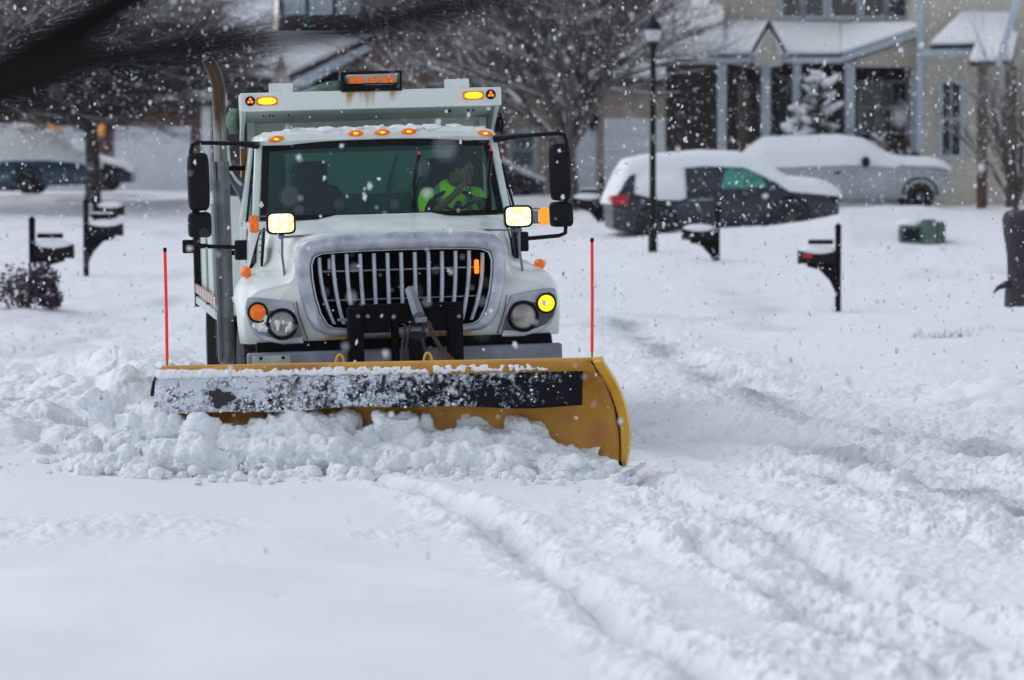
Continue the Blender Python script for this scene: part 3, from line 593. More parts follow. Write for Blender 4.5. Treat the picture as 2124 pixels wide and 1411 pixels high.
# plow lights
for s, (lx, ly), (tx, ty), (bx, by) in ((-1, (583, 463), (527, 465), (580, 606)), (1, (1075, 449), (1129, 449), (1083, 592))):
    c = T(lx, ly, .35); t = T(tx, ty, .36); b = T(bx, by, .22)
    def rrect(cx, cz, hw, hz, y, e=.4): return [(cx+hw*math.copysign(abs(math.cos(a))**e, math.cos(a)), y, cz+hz*math.copysign(abs(math.sin(a))**e, math.sin(a))) for a in [2*math.pi*j/32 for j in range(32)]]
    mb = MB(); mb.loft([rrect(c[0], c[1], .098, .072, .34), rrect(c[0], c[1], .112, .086, .335), rrect(c[0], c[1], .115, .088, .36), rrect(c[0], c[1], .09, .07, .45), rrect(c[0], c[1], .05, .04, .49)]); pl = part(mb, 'plow_light', 'black', smooth=40)
    mb = MB(); mb.loft([rrect(c[0], c[1], .04, .03, .322), rrect(c[0], c[1], .08, .058, .327), rrect(c[0], c[1], .097, .072, .338)]); part(mb, 'lens', 'lamplit', pl, smooth=60)
    mb = MB(); mb.loft([rrect(t[0], t[1], .022, .05, .33), rrect(t[0], t[1], .036, .068, .345), rrect(t[0], t[1], .036, .068, .40)]); part(mb, 'turn_lamp', mat('orange_lit', (.85, .22, .01), .3, emit=(1, .24, .01), es=.9, noise=.25, nscale=40) if s > 0 else 'amber', pl, smooth=40)
    mb = MB(); mb.tube([(c[0], .37, c[1]+.055), (t[0], .37, c[1]+.055)], .007, 6); mb.tube([(c[0], .37, c[1]-.055), (t[0], .37, c[1]-.055)], .007, 6)
    if s > 0: mb.box(c[0]+.11, c[0]+.16, .38, .41, c[1]-.05, c[1]+.04)
    part(mb, 'lamp_bracket', 'grey', pl)
    mb = MB(); mb.tube([(c[0], .36, c[1]-.085), (c[0]+.005, .36, c[1]-.12), (c[0]-s*.0, .34, c[1]-.25), (c[0]+.01, .28, c[1]-.40), (b[0], .22, b[1]+.08), (b[0]+.01, .2, b[1]), (b[0]+.03, .19, b[1]-.005)], .011, 6)
    mb.tube([(c[0], .37, c[1]-.09), (c[0]+.03, .38, c[1]-.11), (c[0]-s*.28, .30, c[1]-.105+(0.01))], .009, 6); mb.ell((c[0], .36, c[1]-.105), (.028, .02, .022), 10, 6); part(mb, 'lamp_post', 'grey', pl)
# bumper & frame
mb = MB(); mb.box(-1.20, 1.215, -.02, .10, .62, .805); part(mb, 'bumper', 'grey', bevel=.018)
mb = MB(); mb.box(-1.165, -.875, -.035, -.022, .60, .785); part(mb, 'licence_plate', 'plate', bevel=.004)
for q in (-1.10, -.93):
    mb = MB(); mb.cyl((q, -.045, .765), (q, -.034, .765), .012, 10); part(mb, 'bolt', 'blackmetal')
mb = MB(); mb.box(-1.12, 1.14, .08, .3, .78, .88); mb.box(-.45, .45, .1, 7.6, .6, .9); part(mb, 'chassis', 'blackmetal')
# wheels
def wheel(x, y, r=.52, w=.28, s=-1):
    mb = MB(); prof = [(r*.55, -w/2), (r*.85, -w/2), (r*.96, -w/2+.02), (r, -w/2+.05), (r, w/2-.05), (r*.96, w/2-.02), (r*.85, w/2), (r*.55, w/2)]
    mb.lathe([(a, b) for a, b in prof], (x, y, r), 'x', 40)
    for k in range(48):
        a = 2*math.pi*k/48; c = Vector((x, y+(r+.004)*math.cos(a), r+(r+.004)*math.sin(a))); mb.box(-w*.42, w*.42, -.018, .018, -.012, .012, Matrix.Translation(c) @ Matrix.Rotation(a-math.pi/2, 4, 'X'))
    wh = part(mb, 'wheel', 'tyre', smooth=30)
    mb = MB(); mb.lathe([(.001, s*.02), (.12, s*.03), (.13, s*.10), (.2, s*.06), (r*.5, s*.08), (r*.55, s*w/2)], (x, y, r), 'x', 28); part(mb, 'rim', 'grey', wh)
for s in (-1, 1):
    wheel(s*1.08, .92, s=s)
    wheel(s*1.10, 6.3, s=s); wheel(s*.80, 6.3, s=s)
    mb = MB(); mb.box(s*1.0-.28, s*1.0+.28, 5.45, 5.47, .45, 1.02); part(mb, 'mud_flap', 'rubber')
    mb = MB(); mb.box(s*1.0-.25, s*1.0+.22, 2.9, 3.7, .62, .98); part(mb, 'fuel_tank' if s > 0 else 'tool_box', 'blackmetal', bevel=.04)
# dump body -----------------------------------------------------------
mb = MB(); mb.box(-1.05, 1.07, 2.92, 2.97, .98, 2.70); part(mb, 'headboard', 'body_paint')
mb = MB()      # shield: sloping soffit from front beam to headboard
mb.add([(-1.06, 2.44, 2.685), (1.09, 2.44, 2.695), (1.06, 2.92, 2.60), (-1.04, 2.92, 2.59), (-1.06, 2.44, 2.72), (1.09, 2.44, 2.73), (1.07, 2.95, 2.80), (-1.05, 2.95, 2.79)], [(0, 1, 2, 3), (4, 7, 6, 5), (0, 4, 5, 1), (2, 6, 7, 3), (0, 3, 7, 4), (1, 5, 6, 2)]); part(mb, 'cab_shield', 'body_paint', smooth=0)
mb = MB(); mb.box(-1.07, 1.095, 2.38, 2.44, 2.682, 2.835); part(mb, 'shield_beam', 'beam', bevel=.008)
for s in (-1, 1):
    x = -1.055 if s < 0 else 1.08
    mb = MB(); mb.extrude([(x, 2.42, 2.68), (x, 2.42, 2.83), (x, 2.97, 2.83), (x, 2.97, 2.30), (x-s*.0, 2.80, 2.50)], (-s*.03, 0, 0)); part(mb, 'shield_gusset', 'body_paint', smooth=0)
    mb = MB(); mb.box(x-s*.05, x, 2.90, 3.04, .95, 2.72); part(mb, 'corner_post', 'rustcol' if s < 0 else 'body_paint', bevel=.008)
    xs = s*1.19
    mb = MB(); mb.loft([[(s*1.06, 3.02, z), (xs+s*.02, 3.25, z), (xs+s*.03, 7.9, z), (xs-s*.04, 7.9, z), (s*1.02, 3.06, z)] for z in (.93, 1.98)]); sd = part(mb, 'body_side', 'body_paint', smooth=20)
    mb = MB()
    for k in range(2): mb.box(xs+s*.03, xs+s*.05, 4.8+1.5*k, 4.9+1.5*k, 1.0, 1.92)
    mb.box(xs+s*.03, xs+s*.08, 3.25, 7.9, 1.92, 1.98); mb.box(xs+s*.03, xs+s*.09, 3.25, 7.9, .93, 1.0); part(mb, 'side_ribs', 'body_paint', sd, bevel=.006)
    mb = MB(); mb.box(xs+s*.07, xs+s*.093, 3.3, 7.9, 1.04, 1.12); part(mb, 'reflective_stripe', 'stripe', sd)
    mb = MB(); mb.box(x-s*.12, x-s*.06, 2.86, 2.92, 1.0, 2.6); part(mb, 'headboard_rib', 'body_paint')
    # side panel seen past the stack : sloped fender/salt box
    mb = MB(); mb.box(xs+s*.03, xs+s*.10, 7.86, 7.95, .9, 1.9); part(mb, 'tail_post', 'black')
mb = MB(); mb.box(-1.2, 1.2, 3.0, 7.9, .93, .98); mb.box(-1.2, 1.2, 7.88, 7.93, .95, 1.9); part(mb, 'body_floor', 'body_paint')
# grey steps / hoses between stack and cab
mb = MB()
for k in range(4): mb.tube([(-1.16+.03*k, 2.84, 2.14-.0*k), (-1.09+.03*k, 2.82, 2.02-.02*k), (-1.05+.02*k, 2.80, 1.92)], .016, 6)
part(mb, 'hoses', 'grey')
mb = MB(); mb.tube([(-1.17, 2.78, 2.45), (-1.15, 2.78, 2.2), (-1.10, 2.78, 2.12), (-1.06, 2.78, 2.08)], .014, 6); part(mb, 'grab_handle', 'paint')
for a, b in ((557, 608), (921, 973)):
    p0 = T(a, 174 if a < 700 else 163, 2.42); p1 = T(b, 200, 2.42)
    mb = MB(); mb.box(p0[0], p1[0], 2.405, 2.42, 2.825, 2.91); part(mb, 'shield_tab', 'paint', bevel=.003)
for x, y in ((554, 210), (982, 198)):
    c = T(x, y, 2.37); mb = MB(); mb.loft([rrect(c[0], c[1], .07, .024, 2.362), rrect(c[0], c[1], .088, .036, 2.374), rrect(c[0], c[1], .088, .036, 2.39)]); q = part(mb, 'strobe_lamp', 'amber', smooth=40)
    mb = MB(); mb.loft([rrect(c[0], c[1], .066, .022, 2.355, .7), rrect(c[0], c[1], .074, .027, 2.364, .7)]); part(mb, 'lit_face', 'yellowlit', q)
for x, y in ((519, 210), (1018, 196)):
    c = T(x, y, 2.37); mb = MB(); mb.lathe([(.002, 2.362), (.034, 2.362), (.041, 2.368), (.041, 2.385)], (c[0], 0, c[1]), 'y', 24); q = part(mb, 'round_lamp', 'black')
    for k in range(3):
        a = math.radians(90+120*k); mb = MB(); mb.ell((c[0]+.015*math.cos(a), 2.358, c[1]+.015*math.sin(a)), (.011, .006, .011), 10, 6); part(mb, 'bulb', 'redlit', q)
for x, y in ((548, 232), (561, 236), (568, 228), (600, 234), (932, 222), (973, 218), (984, 221), (936, 218)):
    c = T(x, y, 2.5); mb = MB(); mb.cyl((c[0], 2.60, 2.665), (c[0], 2.60, 2.64), .007, 8); part(mb, 'bolt', 'black')
# light bar in its guard
a = T(708, 150, 2.42); b = T(831, 190, 2.42)
x0, x1, z0, z1 = a[0], b[0], 2.832, a[1]-.008
mb = MB()
for yy in (2.37, 2.60):
    mb.tube([(x0, yy, z0), (x0, yy, z1), (x1, yy, z1+.003), (x1, yy, z0), (x0, yy, z0)], .0095, 6); mb.tube([(x0, yy, z0+.055), (x1, yy, z0+.055)], .005, 6)
for xx in (x0, x1):
    for zz in (z0, z1): mb.tube([(xx, 2.37, zz), (xx, 2.60, zz)], .0095, 6)
mb.box(x0-.012, x0+.02, 2.372, 2.60, z0, z1-.01); mb.box(x1-.012, x1+.006, 2.36, 2.385, z0, z1)
gd = part(mb, 'beacon_guard', 'black')
mb = MB(); mb.box(x0+.03, x1-.03, 2.42, 2.56, z0, z0+.045); part(mb, 'beacon_base', 'black', gd)
mb = MB(); mb.box(x0+.035, x1-.03, 2.42, 2.55, z0+.05, z0+.135); part(mb, 'light_bar', mat('clear_lens', (.45, .38, .36), .2, coat=.5), gd, bevel=.025)
for u0, u1 in ((.06, .19), (.225, .285), (.315, .44)):
    mb = MB(); mb.box(x0+u0, x0+u1, 2.412, 2.44, z0+.058, z0+.115); part(mb, 'beacon_reflector', 'amber', gd, bevel=.006)
# folded tarp
mb = MB(); rings = []
for k in range(25):
    u = k/24; x = -.62+u*.6+.0; hgt = .02+.10*math.sin(u*math.pi*.75)**1.2
    rings.append([(x, 2.60+.10*math.cos(a), 2.80+hgt*max(0, math.sin(a))*(1+.15*math.sin(9*a+7*u))) for a in [math.pi*j/10 for j in range(11)]])
mb.loft(rings, False); part(mb, 'tarp', mat('green_tarp', (.10, .17, .13), .8, noise=.35, nscale=22, bump=.5, bscale=20))
mb = MB(); mb.ell((-1.09, 3.1, 2.62), (.07, .2, .11), 12, 8); part(mb, 'tarp', MATS['green_tarp'])
mb = MB(); mb.tube([(1.10, 2.95, 2.62), (1.15, 2.95, 2.62), (1.17, 2.95, 2.55), (1.16, 2.95, 2.45)], .012, 6); mb.box(1.10, 1.15, 2.93, 2.97, 2.47, 2.6); part(mb, 'tarp_arm', 'black')
# exhaust
EX, EY = -1.235, 2.62
mb = MB(); mb.tube([(EX, EY, .6), (EX, EY, 2.30), (EX, EY, 2.86), (EX-.008, EY, 2.94), (EX-.03, EY, 3.02), (EX-.065, EY, 3.09), (EX-.10, EY-.02, 3.135)], [.055, .055, .055, .055, .055, .053, .036], 20); ex = part(mb, 'exhaust_stack', 'pipe', smooth=50)
mb = MB(); mb.tube([(EX-.0, EY-.045, .62), (EX-.0, EY-.045, 2.28)], .066, 20)
mb.box(EX-.072, EX-.05, EY-.11, EY+.02, .62, 2.28); part(mb, 'heat_shield', mat('shield_steel', (.20, .20, .215), .42, .6, noise=.35, nscale=7), ex, smooth=40)
mb = MB()
for k in range(80):
    z = .66+.0205*k
    if z > 2.12: break
    for q in range(2): mb.box(-.022, .022, -.010, .010, -.004, .004, Matrix.Translation((EX-.068+.032*q-.004, EY-.106-.006*q, z)) @ Matrix.Rotation(.5, 4, 'Y'))
part(mb, 'perforated_strip', 'grey', ex, smooth=0)
mb = MB(); mb.tube([(EX, EY-.055, 2.28), (EX, EY-.055, 2.9), (EX-.03, EY-.055, 3.0), (EX-.07, EY-.06, 3.08)], .004, 5); part(mb, 'pipe_seam', 'brown', ex)
for z in (2.2, 1.5): mb = MB(); mb.box(EX, EX+.2, EY, EY+.03, z, z+.04); part(mb, 'stack_clamp', 'blackmetal', ex)
# ------------------------------------------------------------------ the plow (built in world, stored in truck space)
class WMB(MB):
    def build(s, *a, **k): s.v = [W2T(q) for q in s.v]; return MB.build(s, *a, **k)
bd = BRt-BL; bL = float(np.hypot(*bd)); ux, uy = bd/bL; nx, ny = uy, -ux     # n points to the camera
def bp(t, d, z): p = BL+bd*t; return (p[0]+nx*d, p[1]+ny*d, z)
def topz(t): return .738+.083*t
profm = [(1.0, .17), (.985, .21), (.95, .22), (.90, .19), (.80, .115), (.68, .045), (.55, .005), (.40, -.01), (.26, .0), (.12, .035), (0, .09)]   # fraction of height, forward
def edge_t(f):   # right edge curve: height fraction -> extra along
    return 1+ (.205*(1-f)**.0 * (1-max(0, f-.0)**2.6) )/bL if False else 1+(.195*(1-f**2.6))/bL
def zt_r(f): return f
mb = WMB(); rings = []; back = []
NT = 40
for f, d in profm:
    row = []
    for k in range(NT+1):
        t = k/NT*edge_t(f); zz = .035+(topz(min(t, 1))-.035)*f; row.append(bp(t, d, zz))
    rings.append(row)
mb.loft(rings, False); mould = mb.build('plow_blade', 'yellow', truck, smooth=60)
so = mould.modifiers.new('t', 'SOLIDIFY'); so.thickness = .018; so.offset = 0
# top tube of the moldboard
mb = WMB(); mb.tube([bp(t, .155, topz(t)-.005) for t in np.linspace(0, 1.0, 12)], .021, 10); part(mb, 'top_rail', MATS.get('rim_yellow') or mat('rim_yellow', (.66, .34, .006), .4, coat=.2, noise=.12, nscale=6), mould, smooth=60)
# right rim plate
mb = WMB(); rim = []
for j in range(29):
    f = 1-j/28; ff = f; d = np.interp(f, [p[0] for p in reversed(profm)], [p[1] for p in reversed(profm)]); te = edge_t(f); zz = .03+(topz(1)-.02)*f
    wv = .068 if f > .3 else .068-.034*(1-f/.3)
    a, b_, c, e = bp(te-.004, d+.012, zz), bp(te-.004+wv/bL, d+.03, zz+.012*f), bp(te-.004+wv/bL, d-.09, zz+.012*f), bp(te-.004, d-.06, zz)
    rim.append([a, b_, c, e])
mb.loft(rim); part(mb, 'end_rim', mat('rim_yellow', (.66, .34, .006), .4, coat=.2, noise=.12, nscale=6), mould, smooth=50, bevel=.004)
mb = WMB(); crk = []
for j in range(22):
    f = 1-.02-j/21*.93; d = np.interp(f, [p[0] for p in reversed(profm)], [p[1] for p in reversed(profm)]); te = edge_t(f)-.006; crk.append(bp(te, d+.013, .03+(topz(1)-.02)*f))
mb.tube(crk, [.004+.007*max(0, math.sin(j*.9)*math.sin(j*.37)) for j in range(22)], 5); part(mb, 'weld_gap', 'blackmetal', mould)
# cutting edge
mb = WMB(); mb.extrude([bp(0, .085, .005), bp(edge_t(0), .085, .005), bp(edge_t(0), .1, .10), bp(0, .1, .10)], (nx*.02, ny*.02, 0)); part(mb, 'cutting_edge', 'blackmetal', mould)
# rubber deflector
def dz(t): return -.265-.012*math.sin(t*9)-.006*math.sin(t*23+1)
mb = WMB(); rows = []
for j in range(9):
    v = j/8; row = []
    for k in range(61):
        t = -.012+k/60*.99; d = .19+.055*math.sin(v*1.9)+.012*math.sin(t*14+2*v)*v; zz = topz(t)-.05+.028*(1-t)*0+dz(t)*v+.03*math.exp(-((v)/.15)**2)*0
        row.append(bp(t, d, zz))
    rows.append(row)
mb.loft(rows, False); de = part(mb, 'deflector', 'deflector', mould, smooth=60); so = de.modifiers.new('t', 'SOLIDIFY'); so.thickness = .014; so.offset = -1
# dark wrap at left end
mb = WMB(); mb.loft([[bp(-.012, .2, .69), bp(-.012, .1, .66)], [bp(-.018, .22, .64), bp(-.016, .08, .62)], [bp(-.024, .20, .57), bp(-.02, .06, .57)], [bp(-.026, .18, .535), bp(-.022, .06, .54)]], False); q = part(mb, 'deflector_flap', 'rubber', mould, smooth=60); so = q.modifiers.new('t', 'SOLIDIFY'); so.thickness = .012
# joints of deflector
for t, tl in ((.305, .03), (.52, 0), (.64, 0)):
    mb = WMB()
    mb.extrude([bp(t-.004, .252, topz(t)-.2), bp(t+.004, .252, topz(t)-.2), bp(t+.008+tl*.6, .225, topz(t)-.08), bp(t+.000+tl*.6, .225, topz(t)-.08)], (nx*.012, ny*.012, 0)); part(mb, 'deflector_joint', 'rubber', mould, smooth=0)
# bare patch
mb = WMB(); tc_, zc_ = .147, .54
pts = []
for k in range(26):
    a = 2*math.pi*k/26; r = 1+.22*math.sin(3*a+1)+.15*math.sin(7*a+2)+.08*math.sin(11*a); pts.append(bp(tc_+math.cos(a)*.086*r/bL, .262, zc_-.01+math.sin(a)*.062*r))
mb.extrude(pts, (nx*.003, ny*.003, 0)); part(mb, 'bare_patch', 'rubber', mould, smooth=0)
# snow on blade top and stuck lumps
it = []
def w2(p): return W2T(p)
for k in range(1500):
    t = random.random()**1.5*.9; amt = (1-t)**.6; r = random.uniform(.010, .024)*(.55+.6*amt)
    it.append((w2(bp(t, .185+random.uniform(-.005, .035), topz(t)-.026-random.uniform(0, .036))), (r*1.7, r*.8, r*.9)))
o = lumps('blade_snow', it, 'snow', .0075, ((.012, .03),), mould)
it = []
for k in range(900):
    t = random.random()**1.1*.965; v = random.random()
    if random.random() > (.95 if t < .35 else .42-.40*t) or (abs(t-tc_) < .045 and abs(v-.6) < .35): continue
    r = random.uniform(.003, .010); d = .19+.055*math.sin(v*1.9)+.008
    it.append((w2(bp(t, d, topz(t)-.05+dz(t)*v)), (r*1.3, r*.6, r)))
mb = MB()
for c, r in it: mb.ell(c, r, 6, 4)
struct(part(mb, 'stuck_snow', 'snow', mould, smooth=180), 'stuff')
# lifting loops
for px_ in (710, 893):
    x = P(px_, 745, 25.8)[0]; t = (x-BL[0])/bd[0]
    mb = WMB(); mb.tube([bp(t-.011, .10, topz(t)-.01), bp(t-.007, .10, topz(t)+.05), bp(t-.003, .10, topz(t)+.066), bp(t+.002, .10, topz(t)+.066), bp(t+.006, .10, topz(t)+.05), bp(t+.010, .10, topz(t)-.01)], .0095, 8); part(mb, 'lifting_loop', MATS['rim_yellow'], mould, smooth=60)
# marker rods
for (bx, by), (tx, ty), Y_ in (((347, 762), (342, 514), 26.0), ((1228, 745), (1228, 494), 25.55)):
    b = P(bx, by, Y_); t = P(tx, ty, Y_); b = Vector(b); t = Vector(t); mb = WMB()
    lo = b.lerp(t, .06); up = b.lerp(t, .965)
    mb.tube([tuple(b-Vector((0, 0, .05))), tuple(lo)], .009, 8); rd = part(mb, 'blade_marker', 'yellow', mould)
    mb = WMB(); mb.tube([tuple(lo), tuple(lo.lerp(up, .5)+Vector((.002, 0, 0))), tuple(up)], .0115, 10); part(mb, 'marker_rod', 'red', rd)
    mb = WMB(); mb.tube([tuple(up), tuple(t)], .0135, 10); part(mb, 'marker_cap', 'black', rd)
# hitch frame between truck and blade (truck space)
hf = MB()
def tb(px0, px1, py0, py1, y0, y1, m_=hf):
    a = T(px0, py0, y0); b = T(px1, py1, y0); m_.box(a[0], b[0], y0, y1, b[1], a[1])
tb(722, 757, 640, 760, -.30, -.1); tb(930, 963, 640, 760, -.30, -.1)
tb(724, 962, 634, 668, -.22, -.08); tb(813, 830, 668, 760, -.24, -.1); tb(852, 886, 690, 770, -.42, -.2)
tb(740, 810, 640, 690, -.26, -.15); tb(890, 950, 645, 685, -.26, -.2)
hw_ = part(hf, 'plow_hitch', 'blackmetal', bevel=.008)
mb = MB(); a = T(850, 600, -.3); b = T(868, 654, -.42); mb.tube([(a[0], -.3, a[1]), (b[0], -.45, b[1])], [.042, .05], 6); part(mb, 'lift_cylinder', 'grey', hw_)
mb = MB(); a = T(862, 657, -.45); b = T(886, 669, -.45); mb.box(a[0], b[0], -.45, -.38, b[1], a[1]); part(mb, 'cylinder_block', 'grey', hw_, bevel=.008)
mb = MB()
for (q0, q1) in (((842, 676), (838, 760)), ((852, 676), (845, 760)), ((880, 672), (884, 740))):
    a, b = T(*q0, -.4), T(*q1, -.45); mb.tube([(a[0], -.36, a[1]), ((a[0]+b[0])/2-.02, -.42, (a[1]+b[1])/2), (b[0], -.45, b[1])], .013, 6)
part(mb, 'hydraulic_hose', 'rubber', hw_)
mb = MB(); a = Vector((T(885, 662, -.42)[0], -.42, T(885, 662, -.42)[1])); b = Vector((T(945, 752, -.6)[0], -.6, T(945, 752, -.6)[1])); L = 17
for k in range(L):
    p = a.lerp(b, (k+.5)/L)+Vector((-.006*math.sin(math.pi*k/L)*3, 0, -.01*math.sin(math.pi*k/L)*3)); d = (b-a).normalized(); s = d.cross(Vector((0, 1, 0))).normalized() if k % 2 else Vector((0, 1, 0))
    hl = .030; hw = .014; mb.tube([tuple(p+d*hl*math.cos(u)+s*hw*math.sin(u)) for u in [2*math.pi*j/10 for j in range(11)]], .0055, 5)
part(mb, 'chain', 'brown', hw_)
mb = MB()
for px_ in (740, 760, 948): a = T(px_, 655, -.2); mb = MB(); mb.cyl((a[0], -.34, a[1]), (a[0], -.29, a[1]), .015, 8); part(mb, 'hitch_bolt', 'grey', hw_)
mb = MB(); mb.tube([(T(700, 664, -.2)[0], -.2, T(700, 664, -.2)[1]), (T(726, 664, -.2)[0], -.2, T(726, 664, -.2)[1])], .012, 6); part(mb, 'hitch_pin', 'grey', hw_)
# push arms to the blade
mb = MB()
for xx in (-.45, .35):
    q = W2T(bp((.30 if xx < 0 else .68), -.03, .25)); mb.tube([(xx, -.15, .45), q], .04, 8)
part(mb, 'push_arm', 'blackmetal', hw_)
# ------------------------------------------------------------------ driver
drv = thing('person', 'driver in lime hi vis vest at the wheel, looking to the side', 'person')
drv.matrix_world = truck.matrix_world.copy()
def rem(mb, name, m, vox, par, smoothit=3):
    o = mb.build(name, m, par, smooth=0); r = o.modifiers.new('r', 'REMESH'); r.mode = 'VOXEL'; r.voxel_size = vox; r.use_smooth_shade = True
    if smoothit: s = o.modifiers.new('s', 'SMOOTH'); s.factor = .5; s.iterations = smoothit
    return o
hx, hy, hz = .69, 1.93, 2.155
mb = MB()
HM = Matrix.Rotation(math.radians(62), 3, 'Z') @ Matrix.Rotation(math.radians(10), 3, 'X')    # face: -y turned to +x, looking slightly down
def hd(x, y, z): return tuple(Vector((hx, hy, hz))+HM @ Vector((x, y, z)))
mb.ell((hx, hy, hz), (.076, .098, .112), 20, 14, HM); mb.ell(hd(0, -.028, -.055), (.058, .066, .065), 16, 10, HM)
mb.cap(hd(0, -.09, .014), hd(0, -.106, -.020), .010, .016, 8)          # nose
mb.ell(hd(0, -.088, -.10), (.026, .02, .018), 12, 8, HM); mb.ell(hd(0, -.093, -.058), (.026, .012, .006), 10, 6, HM); mb.ell(hd(0, -.091, -.072), (.024, .012, .007), 10, 6, HM)
mb.ell(hd(0, -.088, .034), (.05, .012, .01), 12, 6, HM)                # brow
for s in (-1, 1): mb.ell(hd(s*.078, .008, -.005), (.010, .02, .032), 10, 8, HM)
mb.cap(hd(0, .03, -.08), (.62, 2.06, 1.98), .056, .062); mb.cap((.62, 2.08, 1.95), (.60, 2.18, 1.70), .12, .13); mb.cap((.60, 2.18, 1.7), (.60, 2.22, 1.48), .13, .14)
mb.cap((.46, 2.07, 1.93), (.78, 2.07, 1.93), .06, .06)
# image-left arm: elbow on the wheel, hand at the chin
mb.cap((.42, 2.06, 1.92), (.44, 1.86, 1.80), .048, .042); mb.cap((.44, 1.86, 1.80), (.63, 1.80, 1.97), .036, .025)
hc = Vector((.66, 1.805, 2.00)); mb.cap((.63, 1.80, 1.97), tuple(hc), .03, .034)
for k, (dx, dz_, ln) in enumerate(((-.020, .030, .055), (.0, .038, .065), (.018, .036, .06), (.034, .026, .048))):
    a = hc+Vector((dx*.6+.01, 0, .018)); b = a+Vector((.024, .022, ln*.55)); c = b+Vector((.012, .028, ln*.25)); mb.cap(tuple(a), tuple(b), .010, .009, 8); mb.cap(tuple(b), tuple(c), .009, .008, 8)
mb.cap(tuple(hc+Vector((-.01, .02, .0))), tuple(hc+Vector((.0, .055, .03))), .011, .009, 8)
# image-right arm to the wheel rim
g = Vector(swp(.45)); mb.cap((.83, 2.06, 1.90), (.93, 1.96, 1.70), .048, .042); mb.cap((.93, 1.96, 1.70), tuple(g+Vector((.03, .04, .0))), .042, .028)
mb.ell(tuple(g+Vector((.012, .03, .012))), (.036, .04, .03), 12, 8)
for k in range(4):
    a = g+Vector((.035-.022*k, .0, .028)); b = a+Vector((-.004, -.03, .0)); c = b+Vector((-.004, .0, -.03)); mb.cap(tuple(a), tuple(b), .010, .009, 8); mb.cap(tuple(b), tuple(c), .009, .008, 8)
mb.cap(tuple(g+Vector((-.02, .02, .015))), tuple(g+Vector((-.05, .0, .02))), .011, .009, 8)
# legs
for s in (-1, 1): mb.cap((.60+s*.1, 2.2, 1.45), (.60+s*.14, 1.78, 1.50), .075, .06); mb.cap((.60+s*.14, 1.78, 1.50), (.60+s*.13, 1.72, 1.10), .055, .04); mb.cap((.60+s*.13, 1.72, 1.10), (.60+s*.13, 1.58, 1.06), .04, .03)
body = rem(mb, 'body', 'skin', .007, drv)
mb = MB(); mb.ell(hd(0, .018, .03), (.084, .098, .100), 18, 12, HM)
hair = mb.build('hair', 'hair', drv, smooth=180)
for s in (-1, 1): mb = MB(); mb.ell(hd(s*.032, -.087, .014), (.011, .008, .007), 8, 6, HM); mb.build('eye', 'hair', drv, smooth=180)
mb = MB(); mb.cap((.62, 2.08, 1.93), (.60, 2.17, 1.68), .150, .165); mb.cap((.60, 2.17, 1.68), (.60, 2.21, 1.46), .165, .17); mb.cap((.47, 2.07, 1.935), (.77, 2.07, 1.935), .078, .078)
mb.cap((.42, 2.06, 1.92), (.44, 1.87, 1.805), .075, .062); mb.cap((.83, 2.06, 1.91), (.93, 1.96, 1.71), .073, .062); mb.cap((.93, 1.96, 1.71), tuple(g+Vector((.05, .07, -.01))), .06, .045); mb.cap((.62, 2.03, 1.99), (.63, 2.02, 2.03), .075, .068)
rem(mb, 'jacket', mat('navy_jacket', (.012, .018, .03), .8), .010, drv)
mb = MB(); mb.cap((.62, 2.065, 1.925), (.60, 2.15, 1.68), .165, .178); mb.cap((.60, 2.15, 1.68), (.60, 2.19, 1.5), .178, .18); mb.cap((.43, 2.06, 1.93), (.81, 2.06, 1.93), .088, .088); mb.cap((.42, 2.045, 1.915), (.415, 1.96, 1.84), .084, .08); mb.cap((.83, 2.045, 1.905), (.88, 1.99, 1.82), .084, .08)
rem(mb, 'vest', 'vest', .011, drv)
# ------------------------------------------------------------------ houses
def window(parent, x0, x1, z0, z1, Y, pane='pane', rail=True, m='trim', w=.09, mull=0):
    mb = MB()
    mb.box(x0-w, x0, Y-.07, Y+.0, z0-w, z1+w); mb.box(x1, x1+w, Y-.07, Y, z0-w, z1+w); mb.box(x0, x1, Y-.07, Y, z1, z1+w); mb.box(x0, x1, Y-.08, Y, z0-w, z0)
    if rail: mb.box(x0, x1, Y-.055, Y, (z0+z1)/2-.03, (z0+z1)/2+.03)
    for k in range(mull): xx = x0+(x1-x0)*(k+1)/(mull+1); mb.box(xx-.015, xx+.015, Y-.05, Y, z0, z1)
    f = mb.build('window', m, parent, smooth=0)
    mb = MB(); mb.box(x0, x1, Y-.03, Y-.02, z0, z1); mb.build('pane', pane, f, smooth=0)
def snowslab(parent, pts, th=.22, m='roofsnow', name='roof_snow'):
    mb = MB(); n = len(pts); mb.extrude([(p[0], p[1], p[2]) for p in pts], (0, 0, th)); o = mb.build(name, m, parent, smooth=0, bevel=.08, seg=3); return o
def roofq(parent, a, b, c, d, th=.18, nm='roof', m='roofdark', snow=.22):   # quad: eave a,b  ridge c,d
    mb = MB(); mb.extrude([a, b, c, d], (0, 0, th)); r = mb.build(nm, m, parent, smooth=0)
    up = [(p[0], p[1], p[2]+th+.004) for p in (a, b, c, d)]; snowslab(r, up, snow); return r
